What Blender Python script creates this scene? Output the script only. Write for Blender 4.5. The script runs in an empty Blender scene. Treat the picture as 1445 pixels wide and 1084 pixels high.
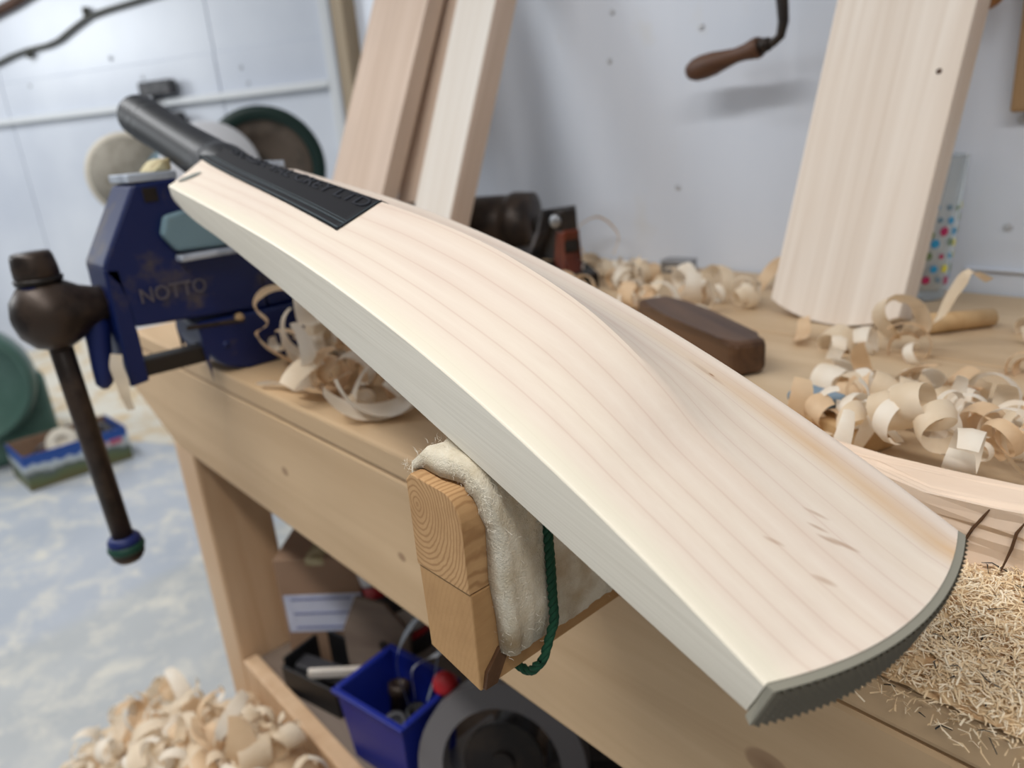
import bpy, bmesh, math, random
from mathutils import Vector, Matrix
random.seed(7)
sc = bpy.context.scene
C = sc.collection

# ------------------------------------------------------------------ camera
RIGHT = Vector((0.66779706, 0.74007935, -0.07955906))
DOWN = Vector((0.19027547, -0.27306376, -0.94299068))
FWD = Vector((-0.71961263, 0.61458827, -0.32317012))
cam_d = bpy.data.cameras.new('camera')
cam_d.sensor_fit = 'HORIZONTAL'
cam_d.sensor_width = 9.46
cam_d.lens = 9.46 * 1048.0 / 1445.0
cam_d.clip_start = 0.01
cam_d.dof.use_dof = True
cam_d.dof.focus_distance = 0.30
cam_d.dof.aperture_fstop = 2.1
cam = bpy.data.objects.new('camera', cam_d)
C.objects.link(cam)
m = Matrix.Identity(4)
for i, v in enumerate((RIGHT, -DOWN, -FWD)):
    v = v.normalized()
    for k in range(3):
        m[k][i] = v[k]
m.translation = Vector((0, 0, 0.95))
cam.matrix_world = m
sc.camera = cam

# ------------------------------------------------------------------ light
world = bpy.data.worlds.new('world')
sc.world = world
world.use_nodes = True
bg = world.node_tree.nodes['Background']
bg.inputs[0].default_value = (0.95, 0.97, 1.0, 1)
bg.inputs[1].default_value = 0.29


def tube_light(name, loc, size, energy, color, rot=(0, 0, 0)):
    d = bpy.data.lights.new(name, 'AREA')
    d.shape = 'RECTANGLE'
    d.size, d.size_y = size
    d.energy = energy
    d.color = color
    o = bpy.data.objects.new(name, d)
    o.location = loc
    o.rotation_euler = rot
    C.objects.link(o)
    return o


tube_light('ceiling_tube_light', (-0.9, -0.55, 2.3), (1.5, 0.2), 38, (1.0, 0.975, 0.94), (math.radians(-14), 0, 0))
tube_light('ceiling_tube_light', (-2.9, -0.3, 2.4), (1.5, 0.2), 40, (0.97, 0.985, 1.0), (math.radians(-8), 0, 0))
tube_light('ceiling_tube_light', (0.8, -0.5, 2.3), (1.5, 0.2), 30, (1.0, 0.975, 0.94), (math.radians(-14), 0, 0))
win = tube_light('window_daylight', (-4.7, -2.0, 2.0), (1.1, 0.9), 48, (0.92, 0.97, 1.0))
win.rotation_euler = (Vector((-3.2, 1.0, 1.0)) - win.location).to_track_quat('-Z', 'Y').to_euler()
sc.view_settings.view_transform = 'Standard'
sc.view_settings.look = 'None'
sc.view_settings.exposure = -0.38
sc.view_settings.gamma = 1.0
sc.view_settings.use_curve_mapping = False


# ------------------------------------------------------------------ materials
def lin(c):
    c = c / 255.0
    return c / 12.92 if c <= 0.04045 else ((c + 0.055) / 1.055) ** 2.4


def rgb(r, g, b):
    return (lin(r), lin(g), lin(b), 1.0)


def newmat(name, col=(200, 200, 200), rough=0.6, metal=0.0, spec=0.4):
    mt = bpy.data.materials.new(name)
    mt.use_nodes = True
    b = mt.node_tree.nodes['Principled BSDF']
    b.inputs['Base Color'].default_value = rgb(*col)
    b.inputs['Roughness'].default_value = rough
    b.inputs['Metallic'].default_value = metal
    b.inputs['Specular IOR Level'].default_value = spec
    return mt


class NT:
    def __init__(s, mt):
        s.t = mt.node_tree
        s.n = s.t.nodes
        s.l = s.t.links
        s.b = s.n['Principled BSDF']

    def new(s, typ, **kw):
        n = s.n.new(typ)
        for k, v in kw.items():
            setattr(n, k, v)
        return n

    def link(s, a, b):
        s.l.new(a, b)

    def obj(s, scale=(1, 1, 1), rot=(0, 0, 0), loc=(0, 0, 0)):
        tc = s.new('ShaderNodeTexCoord')
        mp = s.new('ShaderNodeMapping')
        mp.inputs['Scale'].default_value = scale
        mp.inputs['Rotation'].default_value = rot
        mp.inputs['Location'].default_value = loc
        s.link(tc.outputs['Object'], mp.inputs['Vector'])
        return mp.outputs['Vector']

    def noise(s, vec, scale=5, detail=3, rough=0.5, dist=0.0):
        n = s.new('ShaderNodeTexNoise')
        n.inputs['Scale'].default_value = scale
        n.inputs['Detail'].default_value = detail
        n.inputs['Roughness'].default_value = rough
        n.inputs['Distortion'].default_value = dist
        s.link(vec, n.inputs['Vector'])
        return n.outputs['Fac']

    def ramp(s, fac, stops, interp='LINEAR'):
        r = s.new('ShaderNodeValToRGB')
        r.color_ramp.interpolation = interp
        e = r.color_ramp.elements
        while len(e) < len(stops):
            e.new(0.5)
        for i, (p, c) in enumerate(stops):
            e[i].position = p
            e[i].color = c if len(c) == 4 else (*c, 1)
        s.link(fac, r.inputs['Fac'])
        return r.outputs['Color']

    def mix(s, fac, a, b, typ='MIX'):
        n = s.new('ShaderNodeMix', data_type='RGBA', blend_type=typ)
        if hasattr(fac, 'is_linked'):
            s.link(fac, n.inputs[0])
        else:
            n.inputs[0].default_value = fac
        for v, i in ((a, 6), (b, 7)):
            if hasattr(v, 'is_linked'):
                s.link(v, n.inputs[i])
            else:
                n.inputs[i].default_value = v
        return n.outputs[2]

    def math(s, op, a, b=None, c=None):
        n = s.new('ShaderNodeMath', operation=op)
        for i, v in enumerate((a, b, c)):
            if v is None:
                continue
            if hasattr(v, 'is_linked'):
                s.link(v, n.inputs[i])
            else:
                n.inputs[i].default_value = v
        return n.outputs[0]

    def color(s, c):
        s.link(c, s.b.inputs['Base Color'])

    def bump(s, h, strength=0.2, dist=0.002):
        n = s.new('ShaderNodeBump')
        n.inputs['Strength'].default_value = strength
        n.inputs['Distance'].default_value = dist
        s.link(h, n.inputs['Height'])
        s.link(n.outputs['Normal'], s.b.inputs['Normal'])


def wood(name, light, dark, scale=(2, 30, 30), rough=0.6, grain=0.6, bump=0.15, blotch=None):
    """streaky timber: grain runs along the axis with the small scale"""
    mt = newmat(name, light, rough)
    t = NT(mt)
    v = t.obj(scale)
    f = t.noise(v, 1.0, 5, 0.6, 0.6)
    col = t.ramp(f, [(0.5 - grain / 2 * 0.6, rgb(*dark)), (0.5 + grain / 2 * 0.5, rgb(*light))])
    v2 = t.obj((1.5, 1.5, 1.5))
    f2 = t.noise(v2, 3.0, 3)
    bl = blotch or tuple(int(x * 0.88) for x in light)
    fac = t.ramp(f2, [(0.45, (0, 0, 0)), (0.75, (0.55, 0.55, 0.55))])
    col = t.mix(fac, col, rgb(*bl))
    t.color(col)
    t.bump(f, bump, 0.001)
    return mt


def speckle(name, c1, c2, scale=20, lo=0.45, hi=0.6, rough=0.5, metal=0.0, bump=0.0, detail=4):
    mt = newmat(name, c1, rough, metal)
    t = NT(mt)
    f = t.noise(t.obj(), scale, detail, 0.6)
    t.color(t.ramp(f, [(lo, rgb(*c1)), (hi, rgb(*c2))]))
    if bump:
        t.bump(f, bump, 0.002)
    return mt


M = {}
M['bench'] = wood('bench_pine', (206, 178, 142), (180, 150, 114), (1.6, 26, 26), 0.62, 0.8, 0.2, (192, 160, 122))
t = NT(M['bench'])
tcb = t.new('ShaderNodeTexCoord')
spb = t.new('ShaderNodeSeparateXYZ')
t.link(tcb.outputs['Object'], spb.inputs[0])
src = t.b.inputs['Base Color'].links[0].from_socket
for (kx, kz, ka) in ((-0.1315, 0.669, 0.0085), (-0.62, 0.668, 0.005), (-0.43, 0.655, 0.004)):
    du = t.math('DIVIDE', t.math('SUBTRACT', spb.outputs[0], kx), ka * 1.5)
    dv = t.math('DIVIDE', t.math('SUBTRACT', spb.outputs[2], kz), ka)
    rr = t.math('SQRT', t.math('ADD', t.math('MULTIPLY', du, du), t.math('MULTIPLY', dv, dv)))
    kk = t.ramp(rr, [(0.0, (0.75, 0.75, 0.75)), (0.8, (0.5, 0.5, 0.5)), (1.0, (0, 0, 0))])
    src = t.mix(kk, src, rgb(120, 84, 58))
t.color(src)
M['bench_top'] = wood('bench_top_pine', (206, 184, 154), (182, 156, 124), (1.6, 22, 22), 0.6, 0.8, 0.2, (188, 158, 122))
M['leg'] = wood('leg_pine', (212, 184, 152), (188, 154, 120), (26, 26, 1.8), 0.6, 0.8, 0.2, (190, 152, 114))
M['blank'] = wood('blank_willow', (230, 220, 209), (212, 197, 182), (70, 70, 1.5), 0.6, 0.7, 0.1, (222, 206, 190))
M['plank_pink'] = wood('cleft_willow_pink', (214, 192, 174), (190, 164, 142), (40, 40, 1.5), 0.6, 0.8, 0.1)
M['plank_white'] = wood('cleft_willow_white', (226, 220, 212), (212, 202, 190), (40, 40, 1.5), 0.6, 0.8, 0.1, (222, 212, 200))
M['block'] = wood('block_wood', (240, 220, 200), (222, 196, 172), (8, 30, 30), 0.7, 0.8, 0.4)
M['dowel'] = wood('dowel_wood', (206, 174, 130), (178, 142, 98), (3, 40, 40), 0.6)
M['dark_wood'] = wood('dark_wood', (98, 70, 48), (62, 40, 26), (3, 40, 40), 0.45)
M['handle_wood'] = wood('brace_handle_wood', (98, 66, 46), (70, 44, 30), (4, 60, 60), 0.5)
M['tote'] = wood('plane_tote_wood', (104, 46, 26), (62, 22, 14), (30, 30, 6), 0.3)
M['peg'] = wood('peg_wood', (176, 128, 80), (140, 96, 58), (30, 30, 6), 0.5)
M['board_tan'] = wood('tan_board', (192, 160, 122), (170, 138, 100), (30, 30, 2), 0.6)
M['post'] = wood('post_wood', (168, 152, 128), (140, 124, 102), (30, 30, 2), 0.7)
M['ply'] = wood('panel_ply', (132, 118, 106), (108, 94, 84), (4, 20, 20), 0.7)
M['black'] = newmat('black_plastic', (22, 22, 24), 0.5)
M['dark_grey'] = speckle('dark_grey_metal', (58, 58, 62), (84, 82, 84), 30, rough=0.45)
M['steel'] = newmat('steel', (150, 152, 156), 0.35, 0.8)
M['white_plastic'] = newmat('white_plastic', (214, 216, 220), 0.45)
M['cloudy'] = newmat('cloudy_plastic', (170, 180, 190), 0.35)
M['red'] = newmat('red_plastic', (178, 32, 40), 0.45)
M['blue_bin'] = newmat('blue_bin_plastic', (22, 38, 130), 0.4)
M['blue_grey'] = newmat('blue_grey_rubber', (120, 138, 152), 0.6)
M['teal_iron'] = speckle('teal_iron', (110, 136, 146), (90, 112, 124), 14, rough=0.5)
M['vice_blue'] = speckle('vice_blue_enamel', (8, 26, 76), (74, 66, 66), 26, 0.55, 0.70, 0.38, bump=0.15)
M['tape_blue'] = newmat('blue_tape', (18, 34, 92), 0.5)
M['tape_green'] = newmat('green_tape', (16, 62, 50), 0.5)
M['iron'] = speckle('brown_iron', (62, 50, 42), (38, 30, 26), 30, rough=0.42, metal=0.35, bump=0.1)
M['iron_black'] = speckle('black_iron', (34, 30, 28), (50, 42, 36), 30, rough=0.4, metal=0.3)
M['slide'] = newmat('slide_iron', (44, 38, 32), 0.5, 0.3)
M['jaw_steel'] = speckle('jaw_steel', (186, 194, 206), (156, 164, 178), 60, rough=0.35, metal=0.3)
M['leather'] = speckle('pale_pad', (196, 186, 150), (160, 146, 110), 40, rough=0.8)
M['green_machine'] = speckle('green_machine_paint', (74, 104, 94), (92, 124, 114), 5, 0.4, 0.7, 0.38)
M['green_dark'] = newmat('dark_green_enamel', (20, 48, 44), 0.4)
M['drum_brown'] = speckle('guard_lining', (112, 100, 90), (86, 78, 70), 12, rough=0.6)
M['wheel_white'] = newmat('white_wheel', (222, 224, 230), 0.6)
M['wheel_beige'] = speckle('beige_wheel', (158, 152, 140), (142, 136, 124), 30, rough=0.8)
M['wheel_rim'] = newmat('cream_rim', (212, 204, 188), 0.6)
M['cardboard'] = speckle('cardboard', (150, 122, 100), (138, 110, 88), 8, rough=0.8)
M['paper_label'] = speckle('paper_label', (196, 202, 222), (176, 184, 208), 16, rough=0.7)
M['ink_blue'] = newmat('label_ink', (120, 128, 168), 0.7)
M['cable'] = newmat('grey_cable', (84, 84, 78), 0.6)
M['screw'] = newmat('painted_screw', (186, 190, 196), 0.4)
M['rubber_toe'] = newmat('toe_rubber', (140, 137, 124), 0.45)
M['rubber_rib'] = newmat('toe_rib_rubber', (92, 86, 72), 0.5)
M['grip'] = newmat('black_grip_rubber', (14, 15, 20), 0.45, spec=0.35)
M['sticker'] = newmat('sticker_black', (14, 14, 20), 0.62, spec=0.2)
M['sticker_line'] = newmat('sticker_teal_line', (44, 60, 66), 0.5)
M['sticker_letter'] = newmat('sticker_letter', (30, 32, 40), 0.3)
M['oval'] = speckle('oval_stamp', (84, 92, 88), (148, 152, 144), 300, rough=0.5)


def mat_bat():
    mt = newmat('bat_willow', (226, 208, 190), 0.42, spec=0.45)
    t = NT(mt)
    tc = t.new('ShaderNodeTexCoord')
    sp = t.new('ShaderNodeSeparateXYZ')
    t.link(tc.outputs['Object'], sp.inputs[0])
    u, v, w = sp.outputs
    # wandering of the growth rings along the length
    vec = t.obj((5, 8, 8))
    wob = t.noise(vec, 1.0, 2, 0.5)
    vv = t.math('ADD', v, t.math('MULTIPLY', t.math('SUBTRACT', wob, 0.5), 0.007))
    vo = t.new('ShaderNodeTexVoronoi', voronoi_dimensions='1D', feature='DISTANCE_TO_EDGE')
    vo.inputs['Scale'].default_value = 105.0
    vo.inputs['Randomness'].default_value = 0.75
    t.link(vv, vo.inputs['W'])
    line = t.ramp(vo.outputs['Distance'], [(0.0, (1, 1, 1)), (0.016, (0.7, 0.7, 0.7)), (0.05, (0, 0, 0))])
    vo2 = t.new('ShaderNodeTexVoronoi', voronoi_dimensions='1D', feature='F1')
    vo2.inputs['Scale'].default_value = 105.0
    vo2.inputs['Randomness'].default_value = 0.75
    t.link(vv, vo2.inputs['W'])
    base = t.ramp(vo2.outputs['Distance'], [(0.0, rgb(228, 214, 200)), (0.6, rgb(220, 202, 187))])
    # broad colour drift: pinkish heart, creamier zones
    fz = t.noise(t.obj((5, 40, 20)), 1.0, 3)
    base = t.mix(t.ramp(fz, [(0.4, (0, 0, 0)), (0.7, (0.5, 0.5, 0.5))]), base, rgb(232, 221, 203))
    # fine fibres
    ff = t.noise(t.obj((14, 420, 420)), 1.0, 3, 0.7)
    base = t.mix(t.ramp(ff, [(0.3, (0.10, 0.10, 0.10)), (0.6, (0, 0, 0))]), base, rgb(196, 170, 148))
    col = t.mix(t.math('MULTIPLY', line, 0.27), base, rgb(184, 146, 130))
    # sapwood stripe along the near edge
    sap = t.ramp(t.math('ADD', vv, 0.06), [(0.006, (1, 1, 1)), (0.0125, (1, 1, 1)), (0.0165, (0, 0, 0))])
    col = t.mix(t.math('MULTIPLY', sap, 0.7), col, rgb(233, 228, 208))
    # honey streak near the far edge, strongest at the toe
    d = t.math('ABSOLUTE', t.math('SUBTRACT', vv, 0.0395))
    st = t.math('SUBTRACT', 1.0, t.math('DIVIDE', d, 0.009))
    st = t.math('MAXIMUM', st, 0.0)
    st = t.math('MULTIPLY', st, t.math('MAXIMUM', t.math('SUBTRACT', 1.0, t.math('DIVIDE', u, 0.2)), 0.0))
    st2 = t.math('MULTIPLY', st, t.noise(t.obj((16, 50, 10)), 1.0, 2))
    col = t.mix(t.math('MINIMUM', t.math('MULTIPLY', st2, 1.6), 0.8), col, rgb(206, 164, 112))
    # small butterfly flecks and knots
    marks = [(0.016, 0.0065, .006, .0012, -27, .55), (0.0195, 0.0035, .0045, .001, -27, .5), (0.0245, 0.0045, .004, .0009, -27, .5),
             (0.0285, 0.0095, .005, .001, -27, .4), (0.0285, -0.0135, .004, .001, -27, .4), (0.011, -0.0115, .0045, .0013, -27, .42),
             (0.099, 0.0385, .0018, .0009, 5, .9), (0.102, 0.038, .012, .0022, 5, .3)]
    for (mu, mv, a, b, ang, s) in marks:
        ca, sa = math.cos(math.radians(ang)), math.sin(math.radians(ang))
        du = t.math('SUBTRACT', u, mu)
        dv = t.math('SUBTRACT', v, mv)
        p = t.math('ADD', t.math('MULTIPLY', du, ca / a), t.math('MULTIPLY', dv, sa / a))
        q = t.math('SUBTRACT', t.math('MULTIPLY', dv, ca / b), t.math('MULTIPLY', du, sa / b))
        r = t.math('ADD', t.math('MULTIPLY', p, p), t.math('MULTIPLY', q, q))
        k = t.math('MAXIMUM', t.math('SUBTRACT', 1.0, r), 0.0)
        col = t.mix(t.math('MULTIPLY', k, s), col, rgb(150, 104, 62))
    # sides of the blade are plain pale sapwood
    ge = t.new('ShaderNodeNewGeometry')
    vt = t.new('ShaderNodeVectorTransform', vector_type='NORMAL', convert_from='WORLD', convert_to='OBJECT')
    t.link(ge.outputs['True Normal'], vt.inputs[0])
    s2 = t.new('ShaderNodeSeparateXYZ')
    t.link(vt.outputs[0], s2.inputs[0])
    side = t.ramp(t.math('ABSOLUTE', s2.outputs[1]), [(0.8, (0, 0, 0)), (0.9, (1, 1, 1))])
    fs = t.noise(t.obj((9, 60, 1100)), 1.0, 3, 0.7)
    scol = t.ramp(fs, [(0.3, rgb(210, 204, 190)), (0.6, rgb(224, 219, 206))])
    col = t.mix(side, col, scol)
    t.color(col)
    t.bump(ff, 0.06, 0.0005)
    return mt


M['bat'] = mat_bat()


def mat_endgrain(name, cx, cz, light, dark, scale, amt=0.6):
    mt = newmat(name, light, 0.75)
    t = NT(mt)
    v = t.obj((1, 1, 1), loc=(-cx, 0, -cz))
    sp = t.new('ShaderNodeSeparateXYZ')
    t.link(v, sp.inputs[0])
    x, y, z = sp.outputs
    r = t.math('SQRT', t.math('ADD', t.math('MULTIPLY', x, x), t.math('MULTIPLY', t.math('MULTIPLY', z, z), 0.55)))
    n = t.noise(v, 60, 3)
    r = t.math('ADD', r, t.math('MULTIPLY', n, 0.004))
    w = t.math('SINE', t.math('MULTIPLY', r, scale))
    fib = t.noise(t.obj((260, 14, 260)), 1.0, 4, 0.7)
    k = t.ramp(t.math('ADD', t.math('MULTIPLY', w, 0.5), 0.5), [(0.45, (0, 0, 0)), (1.0, (amt, amt, amt))])
    c = t.mix(k, rgb(*light), rgb(*dark))
    c = t.mix(t.math('MULTIPLY', fib, 0.4), c, rgb(*dark))
    bl = t.noise(t.obj((30, 30, 30)), 1.0, 4)
    c = t.mix(t.ramp(bl, [(0.45, (0, 0, 0)), (0.75, (0.6, 0.6, 0.6))]), c, rgb(146, 108, 68))
    t.color(c)
    t.bump(fib, 0.3, 0.0006)
    return mt


def mat_felt():
    mt = newmat('cream_felt', (216, 206, 184), 0.95, spec=0.1)
    t = NT(mt)
    f = t.noise(t.obj(), 45, 5, 0.7)
    c = t.ramp(f, [(0.35, rgb(204, 192, 168)), (0.6, rgb(226, 219, 202))])
    f2 = t.noise(t.obj((1, 1, 1), loc=(0.11, 0.3, 0.2)), 26, 3)
    c = t.mix(t.ramp(f2, [(0.54, (0, 0, 0)), (0.68, (0.65, 0.65, 0.65))]), c, rgb(166, 132, 84))
    t.color(c)
    f3 = t.noise(t.obj(), 700, 3, 0.8)
    t.bump(f3, 0.8, 0.0015)
    return mt


M['felt'] = mat_felt()
M['felt_fibre'] = newmat('felt_fibre', (226, 220, 206), 0.9)
M['cord'] = newmat('green_cord', (14, 66, 44), 0.8)


def mat_shaving(name, c1, c2):
    mt = newmat(name, c1, 0.55)
    t = NT(mt)
    f = t.noise(t.obj((30, 30, 30)), 1.0, 3)
    col = t.ramp(f, [(0.3, rgb(*c2)), (0.65, rgb(*c1))])
    t.color(col)
    tr = t.new('ShaderNodeBsdfTranslucent')
    t.link(col, tr.inputs['Color'])
    mx = t.new('ShaderNodeMixShader')
    mx.inputs[0].default_value = 0.3
    out = t.n['Material Output']
    t.link(t.b.outputs[0], mx.inputs[1])
    t.link(tr.outputs[0], mx.inputs[2])
    t.link(mx.outputs[0], out.inputs['Surface'])
    return mt


M['shave_a'] = mat_shaving('shaving_cream', (240, 226, 204), (226, 206, 176))
M['shave_b'] = mat_shaving('shaving_tan', (232, 206, 172), (216, 184, 146))
M['shave_c'] = mat_shaving('shaving_pale', (246, 240, 228), (236, 222, 202))
M['sawdust'] = speckle('sawdust', (222, 194, 154), (188, 152, 112), 160, rough=0.9, bump=0.4)
M['fibre_a'] = newmat('sawdust_fibre_tan', (236, 212, 174), 0.8)
M['fibre_b'] = newmat('sawdust_fibre_pale', (246, 232, 206), 0.8)
M['fibre_c'] = newmat('sawdust_fibre_dark', (34, 38, 40), 0.7)

wmat = newmat('white_painted_wall', (196, 204, 218), 0.38)
t = NT(wmat)
f = t.noise(t.obj((3, 3, 0.6)), 2.0, 4)
c = t.ramp(f, [(0.3, rgb(208, 216, 229)), (0.7, rgb(220, 226, 237))])
f2 = t.noise(t.obj((12, 12, 12)), 1.0, 4)
c = t.mix(t.ramp(f2, [(0.66, (0, 0, 0)), (0.8, (0.4, 0.4, 0.4))]), c, rgb(212, 211, 206))
t.color(c)
M['wall'] = wmat
lw = newmat('white_gloss_boarding', (216, 222, 232), 0.26)
t = NT(lw)
f = t.noise(t.obj((1.2, 1.2, 1.2)), 1.5, 3)
t.color(t.ramp(f, [(0.35, rgb(206, 212, 224)), (0.65, rgb(224, 229, 238))]))
M['wall_left'] = lw
M['rail'] = newmat('white_rail', (226, 229, 232), 0.35)
fl = newmat('painted_concrete', (160, 172, 186), 0.42)
t = NT(fl)
tc = t.new('ShaderNodeTexCoord')
sp = t.new('ShaderNodeSeparateXYZ')
t.link(tc.outputs['Object'], sp.inputs[0])
e = t.math('ADD', sp.outputs[0], t.math('MULTIPLY', sp.outputs[1], 0.12))
e = t.math('ADD', e, t.math('MULTIPLY', t.noise(t.obj((1, 1, 1)), 4.0, 2), 0.10))
paint = t.ramp(t.math('ADD', e, 2.5), [(0.80, (1, 1, 1)), (0.86, (0, 0, 0))])
f = t.noise(t.obj(), 3.0, 4)
conc = t.ramp(f, [(0.3, rgb(166, 170, 172)), (0.7, rgb(184, 187, 188))])
blue = t.ramp(f, [(0.3, rgb(168, 175, 185)), (0.7, rgb(184, 189, 197))])
c = t.mix(paint, conc, blue)
d1 = t.noise(t.obj(), 10.0, 7, 0.7, 0.3)
dust = t.ramp(d1, [(0.48, (0, 0, 0)), (0.66, (0.75, 0.75, 0.75))])
dfar = t.ramp(t.math('ADD', t.math('MULTIPLY', sp.outputs[0], -0.25), 0.0), [(0.25, (0.0, 0.0, 0.0)), (0.38, (0.85, 0.85, 0.85)), (0.7, (1, 1, 1))])
c = t.mix(t.mix(1.0, dust, dfar, 'MULTIPLY'), c, rgb(228, 222, 206))
t.color(c)
M['floor'] = fl

gl = newmat('clear_glass', (245, 248, 250), 0.03)
t = NT(gl)
tr = t.new('ShaderNodeBsdfTransparent')
tr.inputs['Color'].default_value = (0.93, 0.95, 0.96, 1)
fr = t.new('ShaderNodeFresnel')
fr.inputs['IOR'].default_value = 1.3
mx = t.new('ShaderNodeMixShader')
t.link(fr.outputs[0], mx.inputs[0])
t.link(tr.outputs[0], mx.inputs[1])
t.link(t.b.outputs[0], mx.inputs[2])
t.link(mx.outputs[0], t.n['Material Output'].inputs['Surface'])
M['glass'] = gl
for n, c in (('yellow', (224, 214, 30)), ('cyan', (46, 150, 200)), ('magenta', (176, 34, 92)), ('orange', (226, 96, 40)), ('leaf', (110, 132, 90)), ('slate', (110, 140, 160))):
    M['dot_' + n] = newmat('glass_print_' + n, c, 0.4)
bp = newmat('printed_carton', (120, 130, 110), 0.5)
t = NT(bp)
tc = t.new('ShaderNodeTexCoord')
sp = t.new('ShaderNodeSeparateXYZ')
t.link(tc.outputs['Object'], sp.inputs[0])
nz = t.noise(t.obj((1, 1, 1)), 22, 3)
h = t.math('ADD', t.math('MULTIPLY', sp.outputs[2], 8.0), t.math('MULTIPLY', t.math('SUBTRACT', nz, 0.5), 0.35))
c = t.ramp(h, [(0.06, rgb(104, 100, 66)), (0.26, rgb(96, 108, 74)), (0.40, rgb(86, 96, 96)), (0.5, rgb(190, 196, 196)), (0.62, rgb(176, 190, 204)), (0.66, rgb(44, 84, 160)), (0.9, rgb(40, 76, 150))])
t.color(c)
M['carton'] = bp


# ------------------------------------------------------------------ mesh helpers
def link_mesh(name, me, mat, parent=None):
    o = bpy.data.objects.new(name, me)
    if mat is not None and not me.materials:
        me.materials.append(mat if not isinstance(mat, str) else M[mat])
    C.objects.link(o)
    if parent is not None:
        o.parent = parent
    return o


def obj(name, bm, mat, parent=None, smooth=False):
    bmesh.ops.recalc_face_normals(bm, faces=bm.faces)
    me = bpy.data.meshes.new(name)
    bm.to_mesh(me)
    bm.free()
    if smooth:
        for p in me.polygons:
            p.use_smooth = True
    return link_mesh(name, me, mat, parent)


def pydata(name, vs, fs, mat, parent=None, smooth=False):
    me = bpy.data.meshes.new(name)
    me.from_pydata([tuple(v) for v in vs], [], fs)
    me.update()
    if smooth:
        for p in me.polygons:
            p.use_smooth = True
    return link_mesh(name, me, mat, parent)


def thing(name, label, cat, loc=(0, 0, 0), rotz=0.0, group=None):
    o = bpy.data.objects.new(name, None)
    o.empty_display_size = 0.05
    o.location = loc
    o.rotation_euler = (0, 0, rotz)
    C.objects.link(o)
    o['label'] = label
    o['category'] = cat
    if group:
        o['group'] = group
    return o


def tag(o, label, cat, group=None, kind=None):
    o['label'] = label
    o['category'] = cat
    if group:
        o['group'] = group
    if kind:
        o['kind'] = kind
    return o


def struct(o, label=None):
    o['kind'] = 'structure'
    if label:
        o['label'] = label
    return o


def box(bm, lo, hi, bev=0.0, seg=2, mtx=None):
    r = bmesh.ops.create_cube(bm, size=1.0)
    vs = r['verts']
    lo, hi = Vector(lo), Vector(hi)
    for v in vs:
        v.co = Vector((lo[i] + (v.co[i] + 0.5) * (hi[i] - lo[i]) for i in range(3)))
    if bev:
        es = list({e for v in vs for e in v.link_edges})
        r = bmesh.ops.bevel(bm, geom=es, offset=bev, segments=seg, affect='EDGES', profile=0.5)
        vs = list({v for f in r['faces'] for v in f.verts} | {v for v in vs if v.is_valid})
    if mtx is not None:
        for v in vs:
            v.co = mtx @ v.co
    return vs


def frame(a, b):
    """matrix whose z axis runs from a to b, origin a"""
    a, b = Vector(a), Vector(b)
    z = (b - a).normalized()
    x = Vector((0, 0, 1)).cross(z)
    if x.length < 1e-4:
        x = Vector((1, 0, 0))
    x.normalize()
    y = z.cross(x)
    mt = Matrix((x, y, z)).transposed().to_4x4()
    mt.translation = a
    return mt


def lathe(bm, prof, mtx=Matrix.Identity(4), n=28, cap=True):
    """prof: list of (r, z) around local z"""
    rings = []
    for r, z in prof:
        ring = []
        for k in range(n):
            a = 2 * math.pi * k / n
            ring.append(bm.verts.new(mtx @ Vector((r * math.cos(a), r * math.sin(a), z))))
        rings.append(ring)
    for i in range(len(rings) - 1):
        for k in range(n):
            bm.faces.new((rings[i][k], rings[i][(k + 1) % n], rings[i + 1][(k + 1) % n], rings[i + 1][k]))
    if cap:
        bm.faces.new(rings[0][::-1])
        bm.faces.new(rings[-1])
    return rings


def rod(bm, a, b, r, r2=None, n=16):
    mt = frame(a, b)
    h = (Vector(b) - Vector(a)).length
    lathe(bm, [(r, 0), (r2 if r2 is not None else r, h)], mt, n)


def tube(bm, pts, r, n=8, closed=False):
    pts = [Vector(p) for p in pts]
    rings = []
    N = len(pts)
    prev = None
    for i, p in enumerate(pts):
        if closed:
            d = pts[(i + 1) % N] - pts[i - 1]
        else:
            d = pts[min(i + 1, N - 1)] - pts[max(i - 1, 0)]
        d.normalize()
        if prev is None:
            x = d.orthogonal().normalized()
        else:
            x = (prev - d * prev.dot(d)).normalized()
        prev = x
        y = d.cross(x)
        rr = r[i] if isinstance(r, (list, tuple)) else r
        rings.append([bm.verts.new(p + x * rr * math.cos(2 * math.pi * k / n) + y * rr * math.sin(2 * math.pi * k / n)) for k in range(n)])
    for i in range(N if closed else N - 1):
        a, b = rings[i], rings[(i + 1) % N]
        for k in range(n):
            bm.faces.new((a[k], a[(k + 1) % n], b[(k + 1) % n], b[k]))
    if not closed:
        bm.faces.new(rings[0][::-1])
        bm.faces.new(rings[-1])


def prism(bm, poly, axis, a, b, bev=0.0):
    """extrude a 2D polygon along an axis (0 x: poly=(y,z); 1 y: poly=(x,z); 2 z: poly=(x,y))"""
    def P(p, t):
        q = [p[0], p[1]]
        q.insert(axis, t)
        return Vector(q)
    va = [bm.verts.new(P(p, a)) for p in poly]
    vb = [bm.verts.new(P(p, b)) for p in poly]
    fs = [bm.faces.new(va), bm.faces.new(vb[::-1])]
    n = len(poly)
    for i in range(n):
        fs.append(bm.faces.new((va[i], vb[i], vb[(i + 1) % n], va[(i + 1) % n])))
    if bev:
        es = list({e for f in fs for e in f.edges})
        bmesh.ops.bevel(bm, geom=es, offset=bev, segments=2, affect='EDGES', profile=0.5)


def boxobj(name, lo, hi, mat, parent=None, bev=0.001, mtx=None):
    bm = bmesh.new()
    box(bm, lo, hi, bev, 2, mtx)
    return obj(name, bm, mat, parent)


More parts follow.
